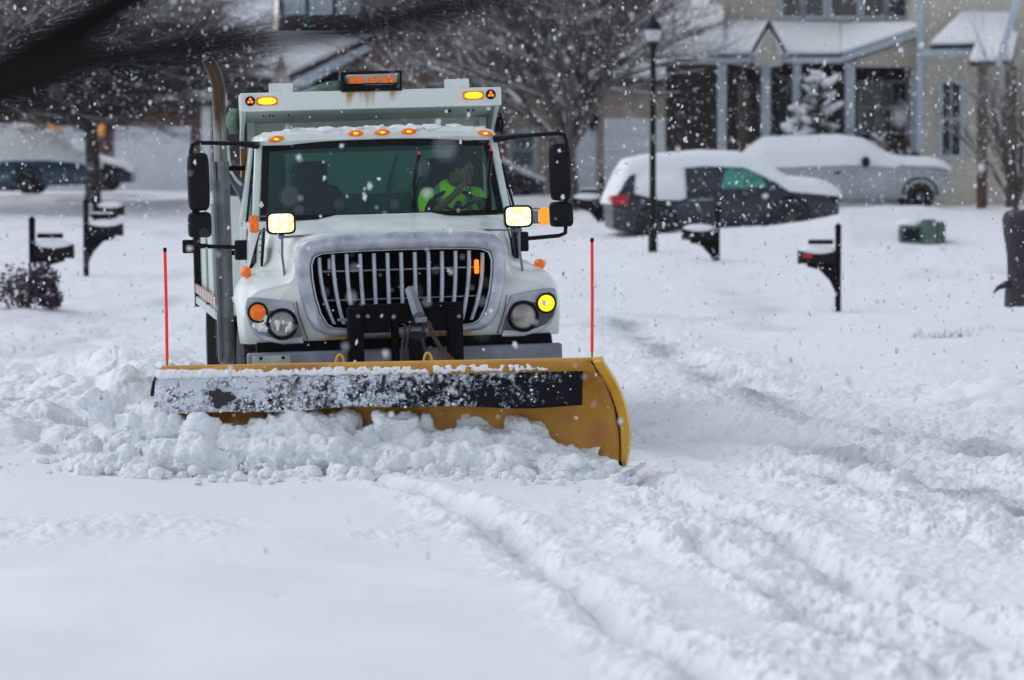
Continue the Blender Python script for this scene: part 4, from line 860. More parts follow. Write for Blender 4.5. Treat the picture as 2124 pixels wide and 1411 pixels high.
# -- right house with porch
H = thing('porch_house', 'beige two storey house with snowy porch roof and white columns behind the parked cars', 'house')
Y0, Y1 = 90.5, 93.0; zg = 1.2
x = lambda px, Y=Y0: PX(px, Y)
z = lambda py, Y=Y0: PZ(py, Y)
mb = MB(); mb.box(x(1470, Y1), x(1912, Y1), Y1, Y1+7, zg, z(-260, Y1)); mb.build('upper_wall', 'beige', H, smooth=0)
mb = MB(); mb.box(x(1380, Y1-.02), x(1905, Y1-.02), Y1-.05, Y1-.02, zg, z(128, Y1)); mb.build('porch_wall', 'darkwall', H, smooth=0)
for a, b in ((1622, 1660), (1668, 1706), (1722, 1776), (1790, 1832), (1840, 1880)): window(H, x(a, Y1), x(b, Y1), z(34, Y1), z(-95, Y1), Y1-.01, w=.07)
# porch roof, left and middle
roofq(H, (x(1350), Y0-.3, z(124)), (x(1742), Y0-.3, z(120)), (x(1742, Y1), Y1-.01, z(62, Y1)), (x(1490, Y1), Y1-.01, z(56, Y1)), snow=.14, th=.06)
roofq(H, (x(1742), Y0-.3, z(120)), (x(1910), Y0-.3, z(64)), (x(1910, Y1), Y1-.01, z(56, Y1)), (x(1742, Y1), Y1-.01, z(62, Y1)), snow=.12, th=.06)
roofq(H, (x(1330), Y0-.2, z(124)), (x(1500), Y0-.2, z(124)), (x(1500, 97), 97, z(-90, 97)), (x(1385, 97), 97, z(-90, 97)), snow=.12)
mb = MB(); mb.extrude([(x(1742), Y0-.38, z(130)), (x(1912), Y0-.38, z(73)), (x(1912), Y0-.38, z(58)), (x(1742), Y0-.38, z(116))], (0, .08, 0)); mb.box(x(1380), x(1742), Y0-.36, Y0-.28, z(132), z(120)); mb.build('eave_trim', 'trim', H, smooth=0)
mb = MB(); mb.extrude([(x(1765), Y0-.2, z(128)), (x(1912), Y0-.2, z(128)), (x(1912), Y0-.2, z(74))], (0, .1, 0)); mb.box(x(1775), x(1905), Y0-.2, Y0, z(140), z(128)); mb.build('gable_wall', 'beige', H, smooth=0)
# little gable
mb = MB(); mb.extrude([(x(1558), Y0-.9, z(122)), (x(1618), Y0-.9, z(122)), (x(1588), Y0-.9, z(62))], (0, .12, 0)); mb.box(x(1560), x(1616), Y0-.88, Y0-.7, z(140), z(122)); g_ = mb.build('small_gable', 'beige', H, smooth=0)
mb = MB()
for sgn in (-1, 1): mb.extrude([(x(1588), Y0-1.0, z(44)), (x(1588), Y0-1.0, z(58)), (x(1588+sgn*36), Y0-1.0, z(124)), (x(1588+sgn*40), Y0-1.0, z(112))], (0, .12, 0))
mb.build('rake_board', 'trim', g_, smooth=0)
mb = MB(); mb.add([(x(1588), Y0-1.0, z(44)), (x(1552), Y0-1.0, z(112)), (x(1552), Y0+1.2, z(112)), (x(1588), Y0+1.6, z(44)), (x(1624), Y0-1.0, z(112)), (x(1624), Y0+1.2, z(112))], [(0, 1, 2, 3), (0, 3, 5, 4)]); o = mb.build('roof_snow', 'roofsnow', g_, smooth=0); so = o.modifiers.new('t', 'SOLIDIFY'); so.thickness = .15
for px_, w_ in ((1497, 9), (1588, 9), (1652, 8), (1762, 10), (1898, 10)):
    mb = MB(); cx = x(px_); w2_ = w_/F*Y0; mb.box(cx-w2_, cx+w2_, Y0-.1, Y0+.1, zg, z(128)); mb.box(cx-w2_*1.25, cx+w2_*1.25, Y0-.14, Y0+.14, z(137), z(129)); mb.build('porch_column', 'trim', H, smooth=0)
window(H, x(1782, Y1), x(1880, Y1), z(275, Y1), z(172, Y1), Y1-.08, rail=True, mull=2, m='trim', w=.05)
window(H, x(1530, Y1), x(1575, Y1), z(290, Y1), z(170, Y1), Y1-.08, w=.04, m='brown')
mb = MB(); mb.box(x(1612, Y1), x(1642, Y1), Y1-.14, Y1-.09, zg, z(160, Y1)); dd = mb.build('front_door', 'pane', H, smooth=0)
mb = MB(); mb.box(x(1480), x(1905), Y0-.05, Y0, z(300), z(293)); mb.box(x(1480), x(1905), Y0-.05, Y0, z(345), z(340))
for k in range(60): xx = x(1480)+(x(1905)-x(1480))*k/59; mb.box(xx-.012, xx+.012, Y0-.04, Y0-.01, z(342), z(296))
mb.build('railing', 'brown', H, smooth=0)
mb = MB(); mb.box(x(1480), x(1905), Y0-.3, Y1, zg-.3, z(372)); mb.build('porch_floor', 'concrete', H, smooth=0)
# right part
YR = 89.5
mb = MB(); mb.box(x(1908, YR), x(2300, YR), YR, YR+9, zg, z(-260, YR)); mb.build('side_wall', 'beige', H, smooth=0)
mb = MB(); mb.box(x(1900, YR), x(1914, YR), YR-.06, YR-.003, zg, z(-200, YR)); mb.build('corner_board', 'trim', H, smooth=0)
window(H, x(1953, YR), x(1990, YR), z(322, YR), z(172, YR), YR-.01, mull=1, w=.08)
roofq(H, (x(1912, YR), YR-1.6, z(103, YR-1.6)), (x(2080, YR), YR-1.6, z(100, YR-1.6)), (x(2100, YR), YR-.01, z(40, YR)), (x(1990, YR), YR-.01, z(40, YR)), snow=.1, th=.1)
mb = MB(); mb.box(x(1912, YR-1.7), x(2020, YR-1.7), YR-1.72, YR-1.62, z(117, YR-1.7), z(103, YR-1.7)); mb.build('eave_trim', 'trim', H, smooth=0)
roofq(H, (x(2000, 87), 86.2, z(138, 86.2)), (x(2090, 87), 86.2, z(136, 86.2)), (x(2110, 88), 88, z(82, 88)), (x(2030, 88), 88, z(84, 88)), snow=.1, th=.1)
mb = MB(); mb.extrude([(x(2062, 86), 86, z(140, 86)), (x(2074, 86), 86, z(140, 86)), (x(2128, 86), 86, z(-40, 86)), (x(2112, 86), 86, z(-40, 86))], (0, .15, 0)); mb.build('rake_board', 'trim', H, smooth=0)
for px_ in (2038, 2098): mb = MB(); w_ = 10/F*86.3; mb.box(x(px_, 86.3)-w_, x(px_, 86.3)+w_, 86.3, 86.55, zg, z(138, 86.3)); mb.build('porch_post', 'brown', H, smooth=0)
# -- middle garage house
G = thing('garage_house', 'tan house with pale garage doors behind the street lamp and bare tree', 'house')
Y0 = 112; zg = 1.5
mb = MB(); mb.box(x(1030, Y0), x(1470, Y0), Y0, Y0+8, zg, z(165, Y0)); mb.build('wall', 'beige2', G, smooth=0)
for a, b in ((1252, 1398), (1150, 1236)):
    mb = MB(); mb.box(x(a, Y0), x(b, Y0), Y0-.04, Y0-.004, zg, z(246, Y0)); d = mb.build('garage_door', 'garage', G, smooth=0)
    mb = MB()
    for k in range(1, 5): zz = zg+(z(246, Y0)-zg)*k/5; mb.box(x(a, Y0), x(b, Y0), Y0-.05, Y0-.041, zz-.012, zz+.012)
    mb.build('panel_groove', 'trim', d, smooth=0)
window(G, x(1063, Y0), x(1105, Y0), z(345, Y0), z(278, Y0), Y0-.01, pane=mat('blue_pane', (.10, .15, .20), .2), w=.16, m=mat('bright_trim', (.5, .52, .55), .6))
for px_ in (1231, 1402):
    mb = MB(); cx = x(px_, Y0); mb.lathe([(.03, 0), (.12, .05), (.16, .35), (.19, .38), (.03, .55)], (cx, Y0-.2, z(272, Y0)), 'z', 8); mb.box(cx-.05, cx+.05, Y0-.2, Y0-.005, z(262, Y0), z(257, Y0)); mb.build('coach_lamp', 'dkgreen', G, smooth=0)
roofq(G, (x(1020, Y0), Y0-.6, z(182, Y0)), (x(1480, Y0), Y0-.6, z(178, Y0)), (x(1480, Y0+5), Y0+5, z(92, Y0+5)), (x(1020, Y0+5), Y0+5, z(92, Y0+5)), snow=.2)
mb = MB(); mb.box(x(900, Y0+5.2), x(1500, Y0+5.2), Y0+5.2, Y0+12, 3, z(-250, Y0+5)); mb.build('upper_wall', 'purplewall', G, smooth=0)
for a, b in ((1040, 1080), (1180, 1225), (1300, 1340)): window(G, x(a, Y0+5.2), x(b, Y0+5.2), z(60, Y0+5.2), z(-40, Y0+5.2), Y0+5.19, w=.12)
# -- house behind the truck
B = thing('brick_house', 'dark house with pale upper windows and brick wall behind the dump body', 'house')
Y0 = 106; zg = 1.4
mb = MB(); mb.box(x(578, Y0), x(905, Y0), Y0, Y0+8, 5.0, z(-250, Y0)); mb.build('upper_wall', 'purplewall', B, smooth=0)
mb = MB(); mb.box(x(905, Y0), x(1050, Y0), Y0+1, Y0+8, zg, z(-250, Y0)); mb.build('side_wall', 'brick', B, smooth=0)
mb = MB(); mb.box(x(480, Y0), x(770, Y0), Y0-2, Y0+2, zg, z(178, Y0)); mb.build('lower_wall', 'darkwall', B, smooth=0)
mb = MB(); mb.box(x(768, Y0), x(1050, Y0), Y0-1.2, Y0+.9, zg, z(94, Y0)); mb.build('brick_wall', 'brick', B, smooth=0)
for a, b in ((597, 628), (650, 684), (707, 742)): window(B, x(a, Y0), x(b, Y0), z(26, Y0), z(-95, Y0), Y0-.01, pane='palepane', w=.08)
for a, b in ((582, 592), (632, 645), (690, 700), (748, 758)): mb = MB(); mb.box(x(a, Y0), x(b, Y0), Y0-.06, Y0-.004, z(80, Y0), z(-100, Y0)); mb.build('shutter', mat('teal_shutter', (.03, .06, .075), .7), B, smooth=0)
for a, b in ((775, 800), (835, 858)): window(B, x(a, Y0), x(b, Y0), z(70, Y0), z(-40, Y0), Y0-.01, pane='palepane' if False else 'pane', w=.08)
roofq(B, (x(478, Y0), Y0-3, z(172, Y0-3)), (x(600, Y0), Y0-3, z(178, Y0-3)), (x(770, Y0), Y0-.01, z(90, Y0)), (x(470, Y0), Y0-.01, z(88, Y0)), snow=.15)
mb = MB(); mb.extrude([(x(598, Y0-3), Y0-3.1, z(190, Y0)), (x(612, Y0-3), Y0-3.1, z(172, Y0)), (x(776, Y0-3), Y0-3.1, z(92, Y0)), (x(776, Y0-3), Y0-3.1, z(108, Y0)), (x(640, Y0-3), Y0-3.1, z(182, Y0))], (0, .2, 0)); mb.build('rake_board', 'trim', B, smooth=0)
mb = MB(); mb.extrude([(x(560, Y0-3), Y0-3.3, z(190, Y0)), (x(608, Y0-3), Y0-3.3, z(190, Y0)), (x(585, Y0-3), Y0-3.3, z(118, Y0))], (0, .3, 0)); mb.build('gable_wall', 'beige2', B, smooth=0)
# -- left garage house
A = thing('white_garage_house', 'house with wide white garage door between brick piers on the left', 'house')
Y0 = 122; zg = 1.6
mb = MB(); mb.box(x(-700, Y0), x(440, Y0), Y0, Y0+8, zg, z(215, Y0)); mb.build('wall', 'brick', A, smooth=0)
mb = MB(); mb.box(x(238, Y0), x(396, Y0), Y0-.08, Y0-.004, zg, z(262, Y0)); d = mb.build('garage_door', 'garage', A, smooth=0)
mb = MB(); mb.box(x(20, Y0), x(180, Y0), Y0-.08, Y0-.004, zg, z(262, Y0)); d = mb.build('garage_door', 'garage', A, smooth=0)
mb = MB(); mb.box(x(420, Y0), x(438, Y0), Y0-.3, Y0-.004, zg, z(215, Y0)); d = mb.build('corner_board', 'garage', A, smooth=0)
for px_ in (110, 211): mb = MB(); cx = x(px_, Y0); mb.lathe([(.05, 0), (.14, .06), (.17, .36), (.05, .45)], (cx, Y0-.3, z(284, Y0)), 'z', 10); mb.build('coach_lamp', 'orange_glow', A)
roofq(A, (x(-700, Y0), Y0-.8, z(222, Y0)), (x(450, Y0), Y0-.8, z(222, Y0)), (x(500, Y0), Y0+6, z(95, Y0+6)), (x(-700, Y0), Y0+6, z(95, Y0+6)), snow=.2)
roofq(A, (x(300, Y0+6), Y0+2, z(95, Y0)), (x(578, Y0+6), Y0+2, z(95, Y0)), (x(578, Y0+9), Y0+9, z(-90, Y0+9)), (x(330, Y0+9), Y0+9, z(-90, Y0+9)), snow=.2)
mb = MB(); mb.box(x(-700, Y0+6), x(330, Y0+6), Y0+6.2, Y0+12, zg, z(-250, Y0+6)); mb.build('upper_wall', 'purplewall', A, smooth=0)
# ------------------------------------------------------------------ cars (local: x forward, side view faces -y)
def prof_interp(pts, xs): return np.interp(xs, [p[0] for p in pts], [p[1] for p in pts])
def car(name, label, cat, loc, rz, pitch, L, Wd, roof, belt, low, glass0, glass1, paint, snowth, wheels, group=None, snow_side=.0, glasspaint='carglass', facing=1, tailcol=None):
    t = thing(name, label, cat, loc, group); t.rotation_euler = (0, -pitch, rz)
    xs = np.linspace(0, L, 37); rz_ = prof_interp(roof, xs); bz = prof_interp(belt, xs); lz = prof_interp(low, xs); hw = Wd/2
    endt = np.clip(np.minimum(xs, L-xs)/.35, 0, 1)**.5
    mb = MB(); rings = []
    for i, xx in enumerate(xs):
        w = hw*(.80+.20*endt[i]); top = max(bz[i], lz[i]+.1)
        rings.append([(xx, -w*.9, lz[i]), (xx, -w, lz[i]+.15), (xx, -w, (lz[i]+top)/2), (xx, -w*.97, top-.04), (xx, -w*.93, top), (xx, w*.93, top), (xx, w*.97, top-.04), (xx, w, (lz[i]+top)/2), (xx, w, lz[i]+.15), (xx, w*.9, lz[i])])
    mb.loft(rings); body = mb.build('body', paint, t, smooth=40)
    mb = MB(); rings = []
    for i, xx in enumerate(xs):
        if rz_[i] <= bz[i]+.05: continue
        w = hw*.93; k = (rz_[i]-bz[i]); rings.append([(xx, -w, bz[i]-.01), (xx, -w+.22*k, rz_[i]-.05), (xx, -w+.22*k+.08, rz_[i]), (xx, w-.22*k-.08, rz_[i]), (xx, w-.22*k, rz_[i]-.05), (xx, w, bz[i]-.01)])
    mb.loft(rings); ghs = mb.build('cabin', paint, t, smooth=40)
    for g0, g1, gm in glass0:       # side windows as slightly proud panes following the tumblehome
        for s in (-1, 1):
            xq = np.linspace(g0, g1, 9); w = hw*.93; ra = []; rb = []
            for q in xq:
                r_ = float(np.interp(q, xs, rz_)); b_ = float(np.interp(q, xs, bz)); zt = r_-.10; zb = b_+.04
                e = min(1, min(q-g0, g1-q)/.12+.15); zt = zb+(zt-zb)*e
                ra.append((q, s*(w-.22*(zb-b_)+.012), zb)); rb.append((q, s*(w-.22*(zt-b_)+.012), zt))
            mb = MB(); mb.loft([ra, rb], False); mb.build('side_window', gm, ghs, smooth=0)
    # snow blanket
    mb = MB(); rings = []
    for i, xx in enumerate(xs):
        tz = max(rz_[i], bz[i]); up = tz+snowth*(.35+.65*endt[i]); w = hw*.93-.22*max(0, rz_[i]-bz[i]) if rz_[i] > bz[i] else hw*.93
        dn = tz-.08-snow_side*(1 if rz_[i] > bz[i]+.1 else .0)*(rz_[i]-bz[i]); ww = w+.05+.22*max(0, tz-dn)*.8
        rings.append([(xx, -ww, dn), (xx, -ww-.02, (dn+tz)/2), (xx, -w-.0, up-.10), (xx, -w*.8, up-.03), (xx, 0, up), (xx, w*.8, up-.03), (xx, w, up-.10), (xx, ww+.02, (dn+tz)/2), (xx, ww, dn)])
    rings = [[(r[0]+(-.04 if k == 0 else (.04 if k == len(rings)-1 else 0)), r[1], r[2]) for r in rg] for k, rg in enumerate(rings)]
    mb.loft(rings); mb.build('snow_cover', 'roofsnow', t, smooth=60)
    for wx in wheels:
        for s in (-1, 1):
            mb = MB(); mb.lathe([(.18, -.1), (.3, -.11), (.335, -.07), (.335, .07), (.3, .11), (.18, .1)], (wx, s*(hw-.09), .335), 'x', 24) if False else mb.lathe([(.18, -.1), (.3, -.11), (.335, -.07), (.335, .07), (.3, .11), (.18, .1)], (wx, s*(hw-.085), .335), 'y', 24)
            wh = mb.build('wheel', 'tyre', t, smooth=40)
            mb = MB(); mb.lathe([(.002, s*.09), (.06, s*.11), (.2, s*.08), (.22, s*.10)], (wx, s*(hw-.085), .335), 'y', 16); mb.build('rim', mat('dark_rim', (.05, .055, .065), .5), wh)
            mb = MB(); mb.tube([(wx+.40*math.cos(a), s*(hw+.004), .36+.40*math.sin(a)) for a in np.linspace(0, math.pi, 13)], .03, 6); mb.build('wheel_arch', 'black', t)
    return t
def on(px, Y): return PX(px, Y)
# navy wagon, rear at left
Yc = 72; xa, xb = PX(1268, Yc), PX(1742, Yc); L = (xb-xa)/math.cos(.12)
zb_ = PZ(490, Yc)
c = car('parked_car', 'dark blue hatchback under thick snow with a red tail lamp, behind the lamp post', 'car', (xa, Yc+.9, zb_-.18), .10, .055, L, 1.75,
        [(0, .5), (.12, 1.1), (.35, 1.45), (.8, 1.52), (1.9, 1.55), (2.7, 1.48), (3.3, 1.15), (3.55, .95), (L, .8)], [(0, .9), (.3, .98), (2.6, .95), (3.4, .95), (4.0, .88), (L-.1, .72), (L, .6)], [(0, .35), (.3, .22), (L-.3, .22), (L, .35)],
        [(1.45, 2.15, 'carglass'), (2.2, 3.12, 'greenglass')], None, 'carblue', .26, (.85, 3.55))
mb = MB(); mb.box(-.04, .30, -.92, -.40, .80, .99); mb.build('tail_lamp', 'tail', c, bevel=.03)
mb = MB(); mb.loft([[(.42, -.70, 1.0), (.42, -.5, 1.45)], [(.50, -.90, .98), (.55, -.66, 1.56)], [(.9, -.93, .86), (.9, -.68, 1.60)], [(1.35, -.93, .82), (1.35, -.68, 1.62)], [(1.46, -.90, .86), (1.50, -.64, 1.6)]], False); o = mb.build('window_snow', 'roofsnow', c, smooth=180); so = o.modifiers.new('t', 'SOLIDIFY'); so.thickness = .06; so.offset = 0
mb = MB(); mb.box(1.5, 2.0, -.905, -.89, .78, .83); mb.box(2.6, 2.72, -.90, -.885, .86, .9); mb.build('door_handle', 'grey', c)
# silver suv behind it, front at right
Yc = 83; xb = PX(1972, Yc); L = 5.0; xa = xb-L
c = car('parked_car', 'silver pickup truck with windows buried in snow, nearest the porch', 'pickup truck', (xa, Yc+.9, PZ(437, Yc)-.06), .0, .012, L, 1.9,
        [(0, .95), (.42, 1.37), (.76, 1.60), (2.5, 1.64), (3.05, 1.55), (3.6, 1.22), (3.95, 1.12), (4.8, 1.08), (L, .98)], [(0, 1.0), (3.5, 1.08), (4.8, 1.05), (L, .95)], [(0, .4), (.3, .3), (L-.3, .3), (L, .45)],
        [(1.6, 2.5, 'roofsnow')], None, 'carsilver', .16, (.95, 4.3), snow_side=.85)
mb = MB(); mb.ell((3.05, -1.02, 1.14), (.10, .12, .12), 12, 8); mb.build('wing_mirror', 'black', c)
mb = MB(); mb.box(2.35, 2.5, -.965, -.94, .86, .92); mb.build('door_handle', 'black', c)
mb = MB(); mb.box(4.86, 4.97, -.86, -.55, .62, .84); mb.build('headlight', mat('dull_lamp', (.30, .22, .2), .3), c, bevel=.03)
# teal van at left
Yc = 98; xb = PX(196, Yc); L = 4.9
c = car('parked_car', 'teal blue minivan buried under snow at the left edge', 'van', (xb-L, Yc+.9, PZ(404, Yc)-.05), .0, .02, L, 1.85,
        [(0, .8), (.3, 1.5), (1.0, 1.72), (3.0, 1.72), (3.9, 1.45), (4.3, 1.05), (L, .9)], [(0, .92), (3.9, .95), (4.5, .9), (L, .75)], [(0, .22), (L, .22)],
        [], None, 'carteal', .22, (.9, 3.1), snow_side=.98)
Yc = 103; xa = PX(120, Yc); L = 2.3+1.9
c = car('parked_car', 'small dark car with snowy windshield, nose past the tree trunk', 'car', (PX(272, Yc)-L, Yc+.9, PZ(390, Yc)-.1), .0, .0, L, 1.7,
        [(0, .8), (.4, 1.3), (1.5, 1.42), (2.6, 1.36), (3.2, .95), (L, .7)], [(0, .85), (3.1, .88), (3.8, .80), (L, .55)], [(0, .25), (L, .25)],
        [], None, 'carblue', .12, (.8, 3.4), snow_side=.6)
Yc = 100; L = 4.4
c = car('parked_car', 'dark car nearly hidden behind the truck cab and its right mirror', 'car', (PX(873, Yc), Yc+.9, PZ(404, Yc)-.25), .0, .0, 2.0+1.4, 1.7,
        [(0, .8), (.4, 1.0), (1.0, 1.30), (2.2, 1.28), (2.8, .9), (3.4, .7)], [(0, .75), (.6, .85), (2.8, .85), (3.4, .6)], [(0, .25), (3.4, .25)], [(.9, 1.6, 'carglass')], None, 'carblue', .05, (.7, 2.7))
# ------------------------------------------------------------------ street furniture
def mailbox(label, px, Y, side, topy=None, s=1.0, plate=True, snow=True, flag=False):
    xx = PX(px, Y); zb = gz(xx, Y); h = (PZ(topy, Y)-zb) if topy else 1.4
    t = thing('mailbox', label, 'mailbox', (xx, Y, zb), 'roadside mailboxes on dark posts')
    mb = MB(); mb.box(-.045, .045, -.045, .045, -.35, h); mb.lathe([(.06, h), (.05, h+.03), (.002, h+.08)], (0, 0, 0), 'z', 8); mb.build('post', 'blackmetal', t)
    zb2 = h-.58
    pts = [(.0, zb2+.003), (side*.5, zb2+.003), (side*.5, zb2-.05), (side*.30, zb2-.10), (side*.13, zb2-.28), (side*.05, zb2-.45), (0, zb2-.5)]
    mb = MB(); mb.prism(pts, -.03, .03); mb.build('brace', 'blackmetal', t, smooth=0)
    mb = MB(); prof = [(-.09, 0), (.09, 0), (.09, .12)]+[(.09*math.cos(a), .12+.09*math.sin(a)) for a in np.linspace(.2, math.pi-.2, 7)]+[(-.09, .12)]
    x0, x1 = (side*.04, side*.62); mb.loft([[(x0, a, zb2+b) for a, b in prof], [(x1, a, zb2+b-.0) for a, b in prof]]); bx = mb.build('box', 'black', t, smooth=40)
    mb = MB(); mb.loft([[(x1, a*1.06, zb2+b*1.04-.003) for a, b in prof], [(x1+side*.025, a*1.06, zb2+b*1.04-.003) for a, b in prof]]); mb.build('box_door', 'black', bx)
    if flag: mb = MB(); mb.box(min(side*.42, side*.58), max(side*.42, side*.58), -.105, -.093, zb2+.09, zb2+.16); mb.build('flag', 'tail', bx)
    if plate:
        mb = MB(); mb.box(min(side*.08, side*.48), max(side*.08, side*.48), -.02, .02, h-.27, h-.20); mb.build('sign_plate', 'blackmetal', t)
        mb = MB(); mb.box(min(side*.09, side*.47), max(side*.09, side*.47), -.025, .025, h-.198, h-.17); mb.build('plate_snow', 'snow', t, bevel=.01)
    if snow:
        mb = MB(); mb.ell((side*.33, 0, zb2+.21), (.30, .11, .08), 14, 8); mb.build('box_snow', 'snow', t, smooth=180)
    return t
mailbox('mailbox with a red flag and snow cap on a lone dark post', 1739, 58, -1, 472, flag=True)
mailbox('mailbox on a post in front of the dark blue hatchback', 1488, 66, -1, 432, plate=False)
mailbox('mailbox left of the dark blue hatchback beside the truck mirror', 1249, 79, -1, 374)
mailbox('mailbox behind the purple shrub at the left edge', 66, 56, 1, 458)
mailbox('nearer mailbox of the pair left of the truck, on a tall post', 178, 63, 1, 420)
mailbox('farther mailbox of the pair, in front of the tree trunk', 197, 80, 1, 392, plate=False, snow=True)
# lamp post
Yl = 68.3; xx = PX(1354, Yl); zb = gz(xx, Yl)
lp = thing('street_lamp', 'black post lamp with round white globe and dark cap beside the parked cars', 'street lamp', (xx, Yl, zb))
ht = PZ(92, Yl)-zb
mb = MB(); mb.lathe([(.085, -.3), (.085, .5), (.07, .6), (.062, 1.2), (.055, ht-.1), (.07, ht-.08), (.09, ht), (.12, ht+.04), (.05, ht+.05)], (0, 0, 0), 'z', 16); mb.build('post', 'dkgreen', lp)
mb = MB(); mb.lathe([(.09, ht+.05), (.145, ht+.13), (.15, ht+.22), (.14, ht+.28)], (0, 0, 0), 'z', 20); mb.build('globe', 'globe', lp)
mb = MB(); mb.lathe([(.17, ht+.27), (.16, ht+.33), (.11, ht+.42), (.05, ht+.46), (.03, ht+.52), (.001, ht+.57)], (0, 0, 0), 'z', 20); mb.build('cap', 'dkgreen', lp)
# utility boxes
Yb = 70; xx = PX(1910, Yb); zb = PZ(500, Yb)
ub = thing('utility_box', 'pair of low green utility cabinets half buried in the yard snow', 'utility box', (xx, Yb, zb))
mb = MB(); mb.box(-.42, .08, -.2, .2, -.2, .30); mb.build('cabinet', 'green', ub, bevel=.02)
mb = MB(); mb.box(.0, .26, -.32, -.05, -.2, .42); mb.box(.27, .46, -.2, .2, -.2, .37); mb.build('cabinet', 'green', ub, bevel=.02)
mb = MB(); mb.box(-.36, -.04, -.215, -.205, .02, .24); mb.build('cabinet_door', 'dkgreen', ub)
mb = MB(); mb.ell((-.2, 0, .34), (.28, .2, .10), 14, 8); mb.build('snow_cap', 'snow', ub, smooth=180)
# dark stump at the right edge
Ys = 50; xx = PX(2122, Ys); zb = PZ(605, Ys)
st = thing('tree_stump', 'dark rough tree stump with a root spreading left at the right edge', 'tree stump', (xx, Ys, zb))
mb = MB(); rings = []
for zz, r in ((-.2, .24), (0, .23), (.12, .2), (.5, .22), (.8, .25), (.98, .27), (1.08, .24), (1.12, .14)):
    rings.append([(r*(1+.07*math.sin(5*a+zz*6))*math.cos(a), r*(1+.07*math.sin(7*a))*math.sin(a), zz+.02*math.sin(3*a)) for a in [2*math.pi*k/24 for k in range(24)]])
mb.loft(rings); mb.build('trunk', mat('stump_bark', (.022, .022, .028), .7, noise=.5, nscale=12, bump=.6, bscale=18), st, smooth=50)
mb = MB(); mb.tube([(-.1, -.05, .10), (-.25, -.1, .10), (-.36, -.12, .05), (-.42, -.12, -.02)], [.07, .05, .03, .01], 8); mb.build('root', MATS['stump_bark'], st)
# ------------------------------------------------------------------ vegetation
SN = None
def grow(mb, p, d, ln, r, lev, maxlev, spread, kids, droop=0., cur=.18, ends=None):
    n = 4 if lev < 2 else 3; pts = [tuple(p)]; rad = [r]; q = Vector(p); dd = Vector(d)
    for k in range(n):
        dd = (dd+Vector((random.gauss(0, cur), random.gauss(0, cur), random.gauss(0, cur)-droop*lev))).normalized(); q = q+dd*ln/n; pts.append(tuple(q)); rad.append(r*(1-.55*(k+1)/n))
        if lev < maxlev:
            m = kids[lev] if isinstance(kids, (list, tuple)) else kids
            for _ in range(m if k else max(0, m-1)):
                a = random.uniform(0, 6.283); ax = Vector((math.cos(a), math.sin(a), random.uniform(-.3, .4))); nd = (dd*(1-spread)+ax*spread*1.1).normalized()
                grow(mb, q, nd, ln*random.uniform(.45, .72), rad[-1]*.6, lev+1, maxlev, spread, kids, droop, cur)
    mb.tube(pts, rad, 6 if lev == 0 else (5 if lev == 1 else 3), caps=False)
    if lev < 3 and SN is not None: SN.tube([(a[0], a[1], a[2]+b*.75) for a, b in zip(pts, rad)], [b*.62 for b in rad], 4, caps=False)
def tree(name, label, px, Y, trunk_h, r, limbs, ln, maxlev, kids, m, spread=.5, droop=0., group=None, seed=1, fan=.6, zb=None, up=.9):
    random.seed(seed); xx = PX(px, Y); zb = gz(xx, Y) if zb is None else zb
    t = thing(name, label, 'tree', (xx, Y, zb), group)
    mb = MB(); mb.tube([(0, 0, -.3), (.02, 0, trunk_h*.4), (-.03, .02, trunk_h*.8), (0, 0, trunk_h+.2)], [r*1.25, r, r*.95, r*.8], 10); mb.build('trunk', m, t, smooth=60)
    global SN
    mb = MB(); SN = MB()
    for k in range(limbs):
        a = 2*math.pi*(k+random.uniform(-.25, .25))/limbs; f = fan*random.uniform(.5, 1.15)
        d = Vector((math.cos(a)*f, math.sin(a)*f*.8, up)).normalized(); grow(mb, (0, 0, trunk_h*random.uniform(.75, 1.05)), d, ln*random.uniform(.8, 1.1), r*.55, 0, maxlev, spread, kids, droop, .13)
    mb.build('crown', m, t, smooth=0, recalc=False); struct(SN.build('branch_snow', 'snow', t, smooth=0, recalc=False), 'stuff'); SN = None; return t
G_ = 'bare street trees along the yards'
tree('bare_tree', 'dense bare tree with a dark low crown over the teal van at left', 192, 94, 2.35, .19, 15, 3.5, 3, [4, 3, 4], 'twig', .58, .0, G_, 3, fan=1.2, up=.6)
tree('bare_tree', 'bare tree with limbs fanning up behind the right mirror of the truck', 1178, 88, 1.55, .24, 9, 4.6, 3, [3, 3, 2], 'twig2', .45, -.01, G_, 11, fan=.75)
tree('bare_tree', 'small vase shaped bare tree by the brown porch posts', 2108, 82, .25, .07, 12, 2.4, 2, [2, 2], 'twig', .28, -.02, G_, 5, fan=.42)
tree('bare_tree', 'tall bare tree in front of the brick house, behind the dump body', 900, 98, 3.5, .15, 6, 3.6, 3, [3, 2, 3], 'twig2', .45, 0, G_, 17, fan=.8)
tree('bare_tree', 'bare tree at the far left with twigs filling the corner', -60, 90, 2.6, .2, 9, 3.6, 3, [3, 4, 3], 'twig', .55, .02, G_, 23, fan=1.1, up=.6)
random.seed(99)
